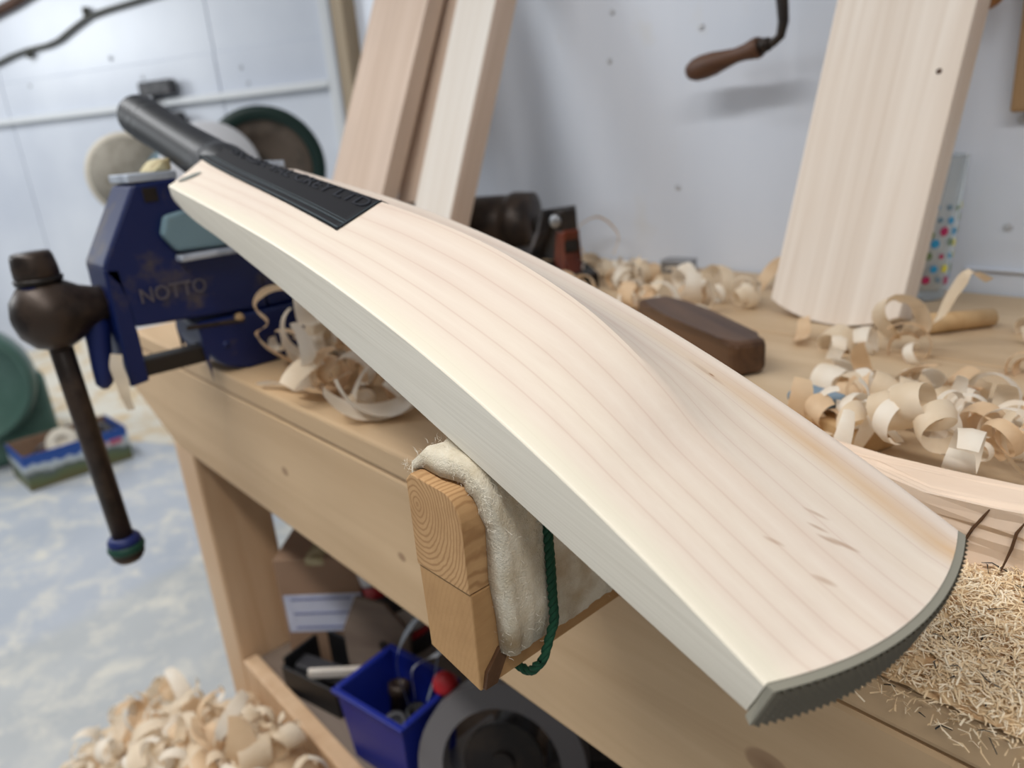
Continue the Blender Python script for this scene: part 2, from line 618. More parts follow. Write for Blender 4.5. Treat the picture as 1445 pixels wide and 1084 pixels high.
def text_mesh(s, size):
    cu = bpy.data.curves.new('lettering', 'FONT')
    cu.body = s
    cu.size = size
    cu.align_x = 'CENTER'
    cu.align_y = 'CENTER'
    cu.extrude = 0.0
    cu.resolution_u = 3
    o = bpy.data.objects.new('lettering', cu)
    C.objects.link(o)
    dg = bpy.context.evaluated_depsgraph_get()
    dg.update()
    me = bpy.data.meshes.new_from_object(o.evaluated_get(dg))
    bpy.data.objects.remove(o)
    return me


# ------------------------------------------------------------------ setting
TOP = 0.745
YF = 0.244
YW = 0.89

bm = bmesh.new()
box(bm, (-6.5, -3.0, -0.1), (2.5, 3.0, 0.0))
struct(obj('floor', bm, 'floor'), 'blue-grey painted concrete floor dusted with pale sawdust')
bm = bmesh.new()
box(bm, (-1.43, YW, 0.0), (2.5, YW + 0.09, 2.6), 0.002)
wall = struct(obj('wall_back', bm, 'wall'), 'white painted board wall behind the workbench')
screw_bm = bmesh.new()
lathe(screw_bm, [(0.0045, 0), (0.0042, 0.0012), (0.002, 0.0018)], n=10)
sm = bpy.data.meshes.new('screw_head')
screw_bm.to_mesh(sm)
screw_bm.free()
sm.materials.append(M['screw'])
for (x, z) in ((-0.757, 1.095), (-0.765, 1.032), (-0.61, 1.055), (-0.648, 0.855), (-0.24, 0.815), (-0.205, 0.86), (-0.62, 1.1), (-0.24, 0.92), (-0.44, 0.80)):
    o = bpy.data.objects.new('screw_head', sm)
    C.objects.link(o)
    o.parent = wall
    o.location = (x, YW, z)
    o.rotation_euler = (math.radians(90), 0, 0)
bm = bmesh.new()
box(bm, (-0.275, YW - 0.004, 0.769), (0.6, YW, 0.7715), 0.0005)
bx = obj('board_joint', bm, 'wall', wall)
bm = bmesh.new()
box(bm, (-1.475, 0.86, 0.0), (-1.43, 0.98, 2.6), 0.003)
struct(obj('trim_1', bm, 'post'), 'unpainted timber post at the end of the white wall')

# far boarded wall on the left, at an angle
WA = Vector((-4.24, 0.686, 0))
WD = Vector((1.63, 0.834, 0)).normalized()
WN = Vector((WD.y, -WD.x, 0))
WM = Matrix((WD, -WN, Vector((0, 0, 1)))).transposed().to_4x4()
WM.translation = WA
# three panels with open joints between them
bm = bmesh.new()
box(bm, (-1.6, 0.008, 0), (3.2, 0.08, 2.6))
wl = obj('wall_left', bm, 'wall_left')
wl.matrix_world = WM
struct(wl, 'glossy white boarded far wall with a rail, left of the workbench')
for (a, b) in ((-1.6, 0.07), (0.075, 1.28), (1.285, 3.2)):
    bm = bmesh.new()
    box(bm, (a, 0, 0), (b, 0.008, 1.155), 0.002)
    obj('panel', bm, 'wall_left', wl)
    bm = bmesh.new()
    box(bm, (a, -0.004, 1.155), (b, 0.008, 1.325), 0.003)
    obj('panel', bm, 'wall_left', wl)
    bm = bmesh.new()
    box(bm, (a, 0, 1.325), (b, 0.008, 2.6), 0.002)
    obj('panel', bm, 'wall_left', wl)
bm = bmesh.new()
box(bm, (-1.6, -0.03, 1.152), (1.80, -0.004, 1.178), 0.004)
obj('rail', bm, 'rail', wl)
bm = bmesh.new()
box(bm, (1.80, -0.03, 0.0), (1.845, -0.004, 2.6), 0.006)
obj('upright', bm, 'rail', wl)
for (x, z) in ((0.25, 1.30), (0.75, 1.36), (1.40, 1.26), (1.42, 1.20), (1.43, 1.115), (0.9, 1.27)):
    o = bpy.data.objects.new('screw_head', sm)
    C.objects.link(o)
    o.parent = wl
    o.location = (x, -0.004, z)
    o.scale = (2, 2, 2)
    o.rotation_euler = (math.radians(90), 0, 0)


def on_wall(x, z, off=0.0):
    return WM @ Vector((x, -off, z))


cab = thing('wall_cable', 'grey cable drooping across the glossy white wall', 'cable', on_wall(0.3, 1.43, 0.01))
pts = [(-0.4, 1.37), (0.1, 1.405), (0.2, 1.425), (0.3, 1.437), (0.43, 1.443), (0.5, 1.455), (0.6, 1.49), (0.7, 1.522), (0.8, 1.533), (0.95, 1.543), (1.1, 1.555), (1.3, 1.58), (1.7, 1.66)]
bm = bmesh.new()
tube(bm, [on_wall(x, z, 0.014) - Vector(cab.location) for x, z in pts], 0.0095, 8)
obj('cable_sheath', bm, 'cable', cab, True)
for x, z in ((0.31, 1.425), (0.69, 1.545)):
    bm = bmesh.new()
    box(bm, (-0.012, -0.012, -0.02), (0.012, 0.012, 0.012), 0.003)
    o = obj('cable_clip', bm, 'cable', cab)
    o.location = on_wall(x, z, 0.014) - Vector(cab.location)
bm = bmesh.new()
tube(bm, [on_wall(x, z, 0.02) for x, z in ((-1.5, 1.44), (-0.3, 1.57), (0.1, 1.585), (0.3, 1.62), (0.6, 1.69), (1.6, 1.98))], 0.02, 8)
tag(obj('pipe', bm, 'handle_wood', None, True), 'brown pipe crossing the top left corner of the far wall', 'pipe')
cl = thing('rail_clamp', 'grey metal clamp hooked on the rail of the far wall', 'clamp', on_wall(0.985, 1.13, 0.035))
cl.scale = (1.35, 1.35, 1.25)
cl.rotation_euler = WM.to_euler()
bm = bmesh.new()
box(bm, (-0.05, -0.02, 0.05), (0.075, 0.012, 0.095), 0.006)
o = obj('clamp_jaw', bm, 'dark_grey', cl)
bm = bmesh.new()
box(bm, (-0.045, -0.018, -0.06), (-0.005, 0.01, 0.052), 0.005)
obj('clamp_bar', bm, 'steel', cl)
bm = bmesh.new()
box(bm, (0.0, -0.02, -0.06), (0.085, 0.012, -0.005), 0.006)
obj('clamp_shoe', bm, 'dark_grey', cl)

# ------------------------------------------------------------------ workbench
bench = thing('workbench', 'long pale timber workbench with plank top, deep front board and lower shelf', 'workbench', (0, 0, 0))
XL, XR = -1.03, 1.2
for i, (a, b) in enumerate(((YF, 0.41), (0.412, 0.64), (0.642, YW - 0.004))):
    bm = bmesh.new()
    box(bm, (XL, a, TOP - 0.021), (XR, b, TOP), 0.003)
    obj('top_plank', bm, 'bench_top' if i else 'bench', bench)
bm = bmesh.new()
prism(bm, [(XR, 0.723), (XR, 0.600), (-0.955, 0.604), (-1.10, 0.655), (-1.115, 0.69), (-1.10, 0.723)], 1, YF + 0.001, YF + 0.034, 0.003)
obj('front_board', bm, 'bench', bench)
bm = bmesh.new()
box(bm, (XL + 0.06, 0.80, 0.60), (XR, 0.83, 0.722), 0.002)
obj('back_board', bm, 'bench', bench)
bm = bmesh.new()
box(bm, (XL + 0.03, YF + 0.04, 0.62), (XL + 0.06, 0.80, 0.722), 0.002)
obj('end_board', bm, 'bench', bench)
for (x0, x1, y0, y1) in ((-0.975, -0.905, 0.247, 0.33), (-0.975, -0.905, 0.76, 0.84), (1.05, 1.14, 0.28, 0.36), (1.05, 1.14, 0.76, 0.84)):
    bm = bmesh.new()
    box(bm, (x0, y0, 0.0), (x1, y1, 0.603 if y0 < 0.26 else 0.72), 0.004)
    obj('leg', bm, 'leg', bench)
bm = bmesh.new()
box(bm, (-0.90, 0.247, 0.215), (1.05, 0.268, 0.298), 0.003)
obj('lower_rail', bm, 'leg', bench)
bm = bmesh.new()
box(bm, (-0.904, 0.27, 0.268), (1.05, 0.79, 0.288), 0.002)
obj('lower_shelf', bm, 'ply', bench)

# ------------------------------------------------------------------ cricket bat
BR = Matrix(((-0.972327, 0.093414, 0.214137), (0.086872, 0.995425, -0.039784), (0.216874, 0.020081, 0.975993))).to_4x4()
BR.translation = Vector((-0.080181, 0.202509, 0.789592))
bat = thing('cricket_bat', 'unfinished pale willow cricket bat with black grip clamped in the blue vice', 'cricket bat')
bat.matrix_world = BR
BL, HW = 0.554, 0.054


def lag(xs, ys, x):
    s = 0.0
    for i in range(len(xs)):
        p = ys[i]
        for j in range(len(xs)):
            if j != i:
                p *= (x - xs[j]) / (xs[i] - xs[j])
        s += p
    return s


def spl(tab, x):
    """smooth interpolation through a table (Catmull-Rom)"""
    n = len(tab)
    if x <= tab[0][0]:
        return tab[0][1]
    if x >= tab[-1][0]:
        return tab[-1][1]
    for i in range(n - 1):
        if tab[i][0] <= x <= tab[i + 1][0]:
            x0, y0 = tab[i]
            x1, y1 = tab[i + 1]
            m0 = (tab[i + 1][1] - tab[i - 1][1]) / (tab[i + 1][0] - tab[i - 1][0]) if i > 0 else (y1 - y0) / (x1 - x0)
            m1 = (tab[i + 2][1] - tab[i][1]) / (tab[i + 2][0] - tab[i][0]) if i < n - 2 else (y1 - y0) / (x1 - x0)
            h = x1 - x0
            s = (x - x0) / h
            return (2 * s**3 - 3 * s**2 + 1) * y0 + (s**3 - 2 * s**2 + s) * h * m0 + (-2 * s**3 + 3 * s**2) * y1 + (s**3 - s**2) * h * m1


RIDGE = [(-0.012, 0.0196), (0.0, 0.0215), (0.02, 0.0255), (0.045, 0.0318), (0.0714, 0.0395), (0.087, 0.0472), (0.1, 0.0528), (0.114, 0.0577), (0.1313, 0.0623), (0.149, 0.0653), (0.17, 0.0676),
         (0.199, 0.0692), (0.238, 0.0685), (0.303, 0.0642), (0.4, 0.0560), (0.5, 0.0475), (0.6, 0.042)]


def bow(u):
    u = max(0, min(BL, u))
    return lag([0, .33 * BL, .66 * BL, BL], [0, .0076, .0114, 0.0], u)


def edge(u):
    u = max(0, min(BL, u))
    return lag([0, .25 * BL, .5 * BL, .75 * BL, BL], [.0187, .0343, .033, .0251, .0224], u)


def hw(u):
    return HW - 0.002 * max(0, min(1, (u / BL - .7) / .3))


def back(u, v):
    te = bow(u) + edge(u)
    h = hw(u)
    s = max(0.0, 1 - abs(v) / h)
    r = 0.014
    # slightly softened ridge, faintly hollowed flanks
    a = abs(v) / h
    aa = math.sqrt(a * a + r * r) - r * (1 - a) if a < 1 else a
    s = max(0.0, 1 - aa)
    p = 1.0 + (0.10 if v < 0 else 0.75) * min(1, max(0, (u - 0.02) / 0.1))
    return te + (spl(RIDGE, u) - te) * s ** p


def u_toe(v):
    return -0.0115 * (1 - (v / HW) ** 2)


def u_sh(v):
    return BL + 0.026 * (1 - abs(v) / HW)


def bottom(u):
    b = bow(u)
    s = max(0, (u - (BL - 0.075)) / 0.1)
    return b + 0.013 * s * s


NU, NV = 110, 48
vs, fs = [], []
# closed cross-section loop: across the back (near edge to far edge), down the far side, back along the face
vcol = [-1 + 2 * j / NV for j in range(NV + 1)]
RB = 0.0009
for i in range(NU + 1):
    k = i / NU
    k = k ** 1.15
    loop = []
    for s in vcol:
        v0 = s * (HW - RB)
        ua, ub = u_toe(s * HW), u_sh(s * HW)
        u = ua + (ub - ua) * k
        v = v0 * hw(u) / HW
        loop.append(Vector((u, v, back(u, v * HW / (HW - RB)))))
    for s, side in ((1, 1), (-1, -1)):
        ua, ub = u_toe(HW), u_sh(HW)
        u = ua + (ub - ua) * k
        h = hw(u)
        te, bo = back(u, h), bottom(u)
        tk = (1 - k) ** 30
        col = [Vector((u, s * (h - 0.0004), te - 0.0003)), Vector((u, s * h, te - RB)),
               Vector((u + 0.002 * tk, s * (h - 0.0006), te * 0.5 + bo * 0.5)), Vector((u + 0.0038 * tk, s * (h - 0.002), bo + 0.0025)),
               Vector((u + 0.004 * tk, s * (h - 0.0042), bo + 0.0004))]
        if s == 1:
            loop += col
            for s2 in (0.66, 0.33, 0.0, -0.33, -0.66):
                ua2, ub2 = u_toe(s2 * HW), u_sh(s2 * HW)
                u2 = ua2 + (ub2 - ua2) * k
                loop.append(Vector((u2 + 0.003 * tk, s2 * hw(u2), bottom(u2) - 0.0015 * (1 - s2 * s2))))
        else:
            loop += col[::-1]
    vs += loop
NLP = len(vs) // (NU + 1)
for i in range(NU):
    for j in range(NLP):
        a, b = i * NLP + j, i * NLP + (j + 1) % NLP
        fs.append((a, b, b + NLP, a + NLP))
fs.append(tuple(range(NLP))[::-1])
fs.append(tuple(NU * NLP + j for j in range(NLP)))
blade = pydata('blade', vs, fs, 'bat', bat)
me = blade.data
for p in me.polygons:
    p.use_smooth = True
bm = bmesh.new()
bm.from_mesh(me)
bmesh.ops.recalc_face_normals(bm, faces=bm.faces)
for e in bm.edges:
    if len(e.link_faces) == 2 and e.calc_face_angle(0) > math.radians(34):
        e.smooth = False
bm.to_mesh(me)
bm.free()

# toe guard: rubber strip following the toe, with a ribbed outer face
TH = 0.0024


def toe_row(v, s):
    ui = u_toe(v)
    top = back(ui, v * 0.995) - 0.0003
    bot = bottom(0) - 0.001 * (1 - s * s)
    return ui, top, bot


vs, fs = [], []
NT_ = 60
for j in range(NT_ + 1):
    s = -1 + 2 * j / NT_
    v = s * (HW - 0.0004)
    ui, top, bot = toe_row(v, s)
    vs += [Vector((ui + 0.0003, v, top)), Vector((ui - TH, v, top - 0.0003)), Vector((ui - TH + 0.0036, v, bot + 0.0003)), Vector((ui + 0.0040, v * 0.965, bot))]
for j in range(NT_):
    for i in range(4):
        a, b = j * 4 + i, j * 4 + (i + 1) % 4
        fs.append((a, b, b + 4, a + 4))
fs.append((0, 1, 2, 3))
fs.append(tuple(NT_ * 4 + i for i in range(4))[::-1])
tg = pydata('toe_guard', vs, fs, 'rubber_toe', bat)
tg['label'] = 'ribbed grey rubber toe guard'
# ribs across the end of the guard, each rib notched by fine cross lines
NRIB = 42
for j in range(NRIB):
    s = -1 + 2 * (j + 0.5) / NRIB
    wv = (HW / NRIB) * 0.62
    vs, fs = [], []
    for w in range(13):
        f_ = w / 12
        for d in (-1, 0, 1):
            v = s * (HW - 0.001) + d * wv
            ui, top, bot = toe_row(max(-HW, min(HW, v)), s)
            z = top - 0.0007 + (bot + 0.0003 - top + 0.0007) * f_
            up = (0.0013 - (0.0005 if w % 2 else 0)) if d == 0 else -0.0001
            vs.append(Vector((ui - TH + 0.0036 * f_ - up, v, z)))
    for w in range(12):
        for d in range(2):
            a = w * 3 + d
            fs.append((a, a + 1, a + 4, a + 3))
    pydata('rib', vs, fs, 'rubber_rib', tg)

# handle with rubber grip
bm = bmesh.new()
prof = []
H0, H1 = 0.575, 0.872
N = 92
for i in range(N + 1):
    s = i / N
    z = H0 + (H1 - H0) * s
    r = 0.0222 - 0.0026 * math.sin(math.pi * min(1, s * 1.05)) + 0.0008 * s
    if 0.15 < s < 0.72:
        r += 0.00035 * math.sin(i * math.pi)
        r += 0.0004 if i % 2 else 0
    if s > 0.93:
        q = (s - 0.93) / 0.07
        r *= math.sqrt(max(0.02, 1 - q ** 2.6 * 0.96))
    for ring in (0.74, 0.82):
        if abs(s - ring) < 0.012:
            r += 0.0007
    prof.append((r, z))
mt = Matrix(((0, 0, 1, 0), (0, 1, 0, 0.0005), (-1, 0, 0, 0.021), (0, 0, 0, 1)))
lathe(bm, prof, mt, 32)
o = obj('handle_grip', bm, 'grip', bat, True)
o['label'] = 'ribbed black rubber grip'
bm = bmesh.new()
lathe(bm, [(0.0205, 0.550), (0.0222, 0.562), (0.0232, 0.580), (0.0215, 0.60)], mt, 32)
obj('handle_splice', bm, 'grip', bat, True)


def patch(name, u0, u1, v0, v1, off, mat, parent, nu=30, nv=14, thick=0.0003, vlo=None, vhi=None):
    vs, fs = [], []
    for i in range(nu + 1):
        for j in range(nv + 1):
            u = u0 + (u1 - u0) * i / nu
            va, vb = (vlo(u) if vlo else v0), (vhi(u) if vhi else v1)
            v = va + (vb - va) * j / nv
            vs.append(Vector((u, v, back(u, v) + off)))
    for i in range(nu):
        for j in range(nv):
            a = i * (nv + 1) + j
            fs.append((a, a + nv + 1, a + nv + 2, a + 1))
    n0 = len(vs)
    vs += [v - Vector((0, 0, off + thick)) for v in vs]
    rim = [i * (nv + 1) for i in range(nu + 1)] + [nu * (nv + 1) + j for j in range(1, nv + 1)] + [i * (nv + 1) + nv for i in range(nu - 1, -1, -1)] + [j for j in range(nv - 1, 0, -1)]
    for a, b in zip(rim, rim[1:] + rim[:1]):
        fs.append((a, b, b + n0, a + n0))
    return pydata(name, vs, fs, mat, parent, True)


def vlo(u):
    return -0.028 + 0.008 * (u - 0.305) / 0.254


stk = patch('sticker', 0.304, 0.580, 0, 0.018, 0.0005, 'sticker', bat, 34, 20, vlo=vlo)
stk['label'] = 'black maker sticker along the spine'
for d0, d1 in ((0.0008, 0.0017), (0.0048, 0.0056), (0.0068, 0.0073)):
    patch('sticker_stripe', 0.3065, 0.578, 0, 0, 0.0007, 'sticker_line', stk, 34, 1, vlo=lambda u: vlo(u) + d0, vhi=lambda u: vlo(u) + d1)
patch('sticker_stripe', 0.3055, 0.3064, 0, 0.017, 0.0007, 'sticker_line', stk, 1, 16, vlo=lambda u: vlo(u) + 0.0008)
tm = text_mesh('BRADA VAL CREY LTD', 0.011)
xs = [v.co.x for v in tm.vertices]
x0, x1 = min(xs), max(xs)
for v in tm.vertices:
    s = (v.co.x - x0) / (x1 - x0)
    u = 0.545 - (0.545 - 0.309) * s
    vv = -0.0012 - 0.0050 * s + v.co.y * 0.95
    v.co = Vector((u, vv, back(u, vv) + 0.0009))
tm.materials.clear()
tm.materials.append(M['sticker_letter'])
lt = link_mesh('sticker_lettering', tm, None, stk)
sol = lt.modifiers.new('thick', 'SOLIDIFY')
sol.thickness = 0.0003
# oval stamp on the near shoulder
vs, fs = [Vector()], []
for k in range(28):
    a = 2 * math.pi * k / 28
    q, p_ = 0.0095 * math.cos(a), 0.0042 * math.sin(a)
    u, v = 0.5455 - 0.58 * q + 0.8 * p_, -0.0375 + 0.81 * q + 0.58 * p_
    vs.append(Vector((u, v, back(u, v) + 0.0005)))
vs[0] = sum(vs[1:], Vector()) / 28
for k in range(28):
    fs.append((0, 1 + k, 1 + (k + 1) % 28))
o = pydata('oval_stamp', vs, fs, 'oval', bat)
o['label'] = 'small grey oval stamp'

# ------------------------------------------------------------------ padded support beam
bol = thing('padded_rest', 'timber rest wrapped in cream felt and tied with green cord, under the bat', 'bat rest', (-0.232, 0.15, 0.725))
OB = Vector(bol.location)
Bx0, Bx1 = -0.0185, 0.0185
M['end_top'] = mat_endgrain('end_grain_top', -0.012, 0.078, (196, 158, 112), (140, 100, 62), 3100, 0.6)
M['end_low'] = mat_endgrain('end_grain_low', 0.16, -0.10, (182, 144, 98), (150, 110, 70), 2400, 0.15)
bm = bmesh.new()
arc = []
zt = 0.092
poly = [(Bx0, 0.0465), (Bx1, 0.0465), (Bx1, zt - 0.016)]
for a in range(0, 91, 15):
    poly.append((Bx1 - 0.010 + 0.010 * math.cos(math.radians(a)), zt - 0.016 + 0.016 * math.sin(math.radians(a)) * 0.9))
poly += [(Bx0 + 0.004, zt), (Bx0, zt - 0.004)]
prism(bm, poly, 1, 0.0, 0.12, 0.0006)
o = obj('upper_board', bm, 'end_top', bol)
bm = bmesh.new()
prism(bm, [(Bx0 + 0.001, 0.003), (Bx1 - 0.001, -0.003), (Bx1, 0.0460), (Bx0, 0.0460)], 1, 0.0008, 0.0945, 0.0007)
o = obj('lower_board', bm, 'end_low', bol)
# felt wrap
th = 0.0085
inner, outer = [], []
path = [(Bx1 + 0.0006, 0.012), (Bx1 + 0.0006, 0.03), (Bx1 + 0.0006, 0.05), (Bx1 + 0.0006, zt - 0.018)]
for a in range(15, 91, 15):
    path.append((Bx1 - 0.010 + 0.0106 * math.cos(math.radians(a)), zt - 0.016 + 0.0162 * math.sin(math.radians(a))))
path += [(0.0, zt + 0.0006), (Bx0 + 0.006, zt + 0.0006), (Bx0 + 0.001, zt - 0.0005), (Bx0 - 0.0006, zt - 0.006)]
vs, fs = [], []
NY = 34
n = len(path)
rnd = random.Random(3)
for iy in range(NY + 1):
    sy = iy / NY
    for k in range(n):
        p = Vector((path[k][0], 0, path[k][1]))
        d = Vector((path[min(k + 1, n - 1)][0] - path[max(k - 1, 0)][0], 0, path[min(k + 1, n - 1)][1] - path[max(k - 1, 0)][1])).normalized()
        nn = Vector((d.z, 0, -d.x))
        t_ = th * (1.0 + 0.12 * rnd.uniform(-1, 1))
        if k in (0, n - 1):
            t_ *= 0.8
        if k >= n - 2:
            t_ *= 0.5
        y0 = 0.012 - 0.008 * k / n + 0.0012 * rnd.uniform(-1, 1)
        y = y0 + (0.0935 - y0) * sy
        if iy == 0:
            t_ *= 0.85
        vs.append(p + nn * 0.0002 + Vector((0, y, 0)))
        vs.append(p + nn * t_ + Vector((0, y + (0.001 if iy == 0 else 0), 0)))
W = 2 * n
for iy in range(NY):
    for k in range(n - 1):
        a = iy * W + 2 * k
        fs.append((a, a + W, a + W + 2, a + 2))
        fs.append((a + 1, a + 3, a + W + 3, a + W + 1))
    for k in (0, n - 1):
        a = iy * W + 2 * k
        fs.append((a, a + 1, a + W + 1, a + W))
for iy in (0, NY):
    for k in range(n - 1):
        a = iy * W + 2 * k
        fs.append((a, a + 2, a + 3, a + 1))
felt = pydata('felt_wrap', vs, fs, 'felt', bol, True)
felt['label'] = 'thick cream felt with brown stains'
# loose fibres on the felt
rnd = random.Random(11)
vs, fs = [], []
for _ in range(900):
    k = rnd.randrange(0, n - 1)
    s = rnd.random()
    p = Vector((path[k][0] * (1 - s) + path[k + 1][0] * s, 0, path[k][1] * (1 - s) + path[k + 1][1] * s))
    d = Vector((path[k + 1][0] - path[k][0], 0, path[k + 1][1] - path[k][1])).normalized()
    nn = Vector((d.z, 0, -d.x))
    y = 0.014 + 0.078 * rnd.random() ** 1.5
    q = p + nn * th * 0.97 + Vector((0, y, 0))
    if rnd.random() < 0.35:
        q = p + nn * th * rnd.random() + Vector((0, 0.012 - 0.008 * k / n, 0))
    dr = (nn * rnd.uniform(0.1, 0.9) + Vector((rnd.uniform(-1, 1), rnd.uniform(-1, 1), rnd.uniform(-1, 1)))).normalized() * rnd.uniform(0.0012, 0.004)
    if rnd.random() < 0.02:
        dr *= 2.5
    sd = dr.orthogonal().normalized() * 0.00006
    b0 = len(vs)
    mid = q + dr * 0.5 + Vector((rnd.uniform(-1, 1), rnd.uniform(-1, 1), rnd.uniform(-1, 1))) * 0.0006
    vs += [q - sd, q + sd, mid + sd, mid - sd, q + dr]
    fs += [(b0, b0 + 1, b0 + 2, b0 + 3), (b0 + 3, b0 + 2, b0 + 4)]
o = pydata('felt_fuzz', vs, fs, 'felt_fibre', felt)
o['kind'] = 'stuff'
# cord: two twisted strands round the felt
loop = []
yc = 0.036
cp = [(Bx1 + th + 0.0022, -0.008 + 0.012), (Bx1 + th + 0.0024, 0.04), (Bx1 + th + 0.0022, zt - 0.02), (Bx1 + th - 0.002, zt - 0.002), (Bx1 - 0.008, zt + th * 0.9), (Bx0, zt + th * 0.8), (Bx0 - 0.004, zt - 0.004), (Bx0 - 0.004, 0.04), (Bx0 - 0.003, -0.002), (0.0, -0.006), (Bx1, -0.0065), (Bx1 + th * 0.6, -0.004)]
dense = []
nc = len(cp)
for i in range(nc):
    a, b = Vector((cp[i][0], 0, cp[i][1])), Vector((cp[(i + 1) % nc][0], 0, cp[(i + 1) % nc][1]))
    L_ = (b - a).length
    st = max(2, int(L_ / 0.0015))
    for k in range(st):
        dense.append(a.lerp(b, k / st))
for ph in (0, 2.094, 4.188):
    bm = bmesh.new()
    pp = []
    N = len(dense)
    acc = 0.0
    for i, p in enumerate(dense):
        d = (dense[(i + 1) % N] - dense[i - 1]).normalized()
        x = Vector((0, 1, 0))
        y_ = d.cross(x)
        acc = i / N * 2 * math.pi * 24 + ph
        pp.append(p + Vector((0, yc + (0.010 if p.z < 0.02 else 0.0) * min(1, (0.02 - p.z) / 0.02) * -1, 0)) + (x * math.cos(acc) + y_ * math.sin(acc)) * 0.0011)
    tube(bm, pp, 0.0013, 6, True)
    obj('cord_strand', bm, 'cord', bol, True)
bm = bmesh.new()
prism(bm, [(0.002, -0.002), (0.009, -0.0022), (0.0125, 0.004), (0.018, 0.0125), (0.012, 0.0145), (0.008, 0.010), (0.004, 0.006)], 0, Bx1 - 0.0012, Bx1 + 0.0012, 0.0004)
obj('dark_patch', bm, 'dark_wood', bol)  # flat dark brown patch on the side of the lower board

# ------------------------------------------------------------------ vice
VX0, VX1 = -0.782, -0.72
vice = thing('bench_vice', 'blue enamelled bench vice with dark screw and hanging bar, clamping the bat handle', 'vice', (0, 0, 0))
bm = bmesh.new()
prism(bm, [(0.239, 0.934), (0.200, 0.931), (0.161, 0.866), (0.161, 0.857), (0.174, 0.850), (0.175, 0.808), (0.30, 0.800), (0.30, 0.862), (0.262, 0.868), (0.2395, 0.885)], 0, VX0, VX1, 0.003)
obj('front_jaw', bm, 'vice_blue', vice)
bm = bmesh.new()
prism(bm, [(0.161, 0.864), (0.174, 0.862), (0.1755, 0.804), (0.1735, 0.785), (0.176, 0.757), (0.159, 0.755)], 0, VX0 + 0.002, VX1, 0.002)
obj('front_plate', bm, 'vice_blue', vice)
boxobj('jaw_plate', (VX0 + 0.002, 0.198, 0.9325), (VX1 - 0.001, 0.240, 0.9395), 'jaw_steel', vice, 0.001)
boxobj('jaw_hole_plate', (VX1 - 0.001, 0.207, 0.915), (VX1 + 0.0012, 0.219, 0.927), 'iron_black', vice, 0.0005)  # dark square plate put in place of the shaded hole in the jaw
bm = bmesh.new()
prism(bm, [(0.282, 0.934), (0.345, 0.934), (0.375, 0.86), (0.375, 0.80), (0.301, 0.80), (0.30, 0.87), (0.282, 0.89)], 0, VX0 - 0.01, VX1, 0.004)
obj('rear_jaw', bm, 'vice_blue', vice)
boxobj('jaw_plate', (VX0 - 0.008, 0.280, 0.9325), (VX1 - 0.001, 0.345, 0.9395), 'jaw_steel', vice, 0.001)
bm = bmesh.new()
poly = [(0.228, 0.800), (0.228, 0.784)]
for a in range(180, 271, 15):
    poly.append((0.268 + 0.040 * math.cos(math.radians(a)), 0.786 + 0.040 * math.sin(math.radians(a))))
poly += [(0.40, 0.7465), (0.43, 0.76), (0.43, 0.80)]
prism(bm, poly, 0, VX0 - 0.004, VX1 + 0.004, 0.003)
obj('body', bm, 'vice_blue', vice)
boxobj('slide_bar', (-0.745, 0.172, 0.7605), (-0.722, 0.232, 0.776), 'slide', vice, 0.002)
bm = bmesh.new()
prism(bm, [(0.2405, 0.895), (0.262, 0.902), (0.281, 0.895), (0.281, 0.872), (0.262, 0.8685), (0.2405, 0.888)], 0, VX0 + 0.004, VX1 - 0.004, 0.002)
obj('throat_pad', bm, 'teal_iron', vice)
bm = bmesh.new()
prism(bm, [(0.212, 0.886), (0.218, 0.902), (0.236, 0.905), (0.262, 0.893), (0.275, 0.878), (0.272, 0.868), (0.222, 0.870)], 0, VX1 + 0.0002, VX1 + 0.012, 0.003)
obj('side_cheek', bm, 'teal_iron', vice)
boxobj('cheek_ledge', (VX1 + 0.0002, 0.222, 0.860), (VX1 + 0.015, 0.285, 0.8665), 'jaw_steel', vice, 0.002)
bm = bmesh.new()
prism(bm, [(0.222, 0.9398), (0.2395, 0.9398), (0.2395, 0.951), (0.232, 0.949)], 0, -0.772, -0.728, 0.002)
obj('jaw_pad', bm, 'leather', vice)
bm = bmesh.new()
rod(bm, (VX1 + 0.0035, 0.217, 0.798), (VX1 + 0.0035, 0.272, 0.794), 0.0022)
obj('oil_channel', bm, 'iron', vice)
bm = bmesh.new()
lathe(bm, [(0.005, 0), (0.0045, 0.002), (0.001, 0.003)], frame((VX1 + 0.003, 0.268, 0.797), (VX1 + 0.1, 0.268, 0.797)), 12)
obj('brass_plug', bm, 'dowel', vice, True)
bm = bmesh.new()
lathe(bm, [(0.004, 0), (0.0035, 0.002), (0.001, 0.003)], frame((VX1 + 0.003, 0.250, 0.774), (VX1 + 0.1, 0.250, 0.774)), 12)
obj('rivet', bm, 'vice_blue', vice, True)
tm = text_mesh('NOTTO', 0.021)
for v in tm.vertices:
    v.co = Vector((VX1 + 0.0012, 0.214 + v.co.x * 0.80, 0.834 + v.co.y * 0.9))
tm.materials.clear()
tm.materials.append(newmat('letter_highlight', (92, 86, 92), 0.4))  # lighter grey paints the highlight caught by the raised letters
lt = link_mesh('raised_lettering', tm, None, vice)
s_ = lt.modifiers.new('thick', 'SOLIDIFY')
s_.thickness = 0.002
s_.offset = 0
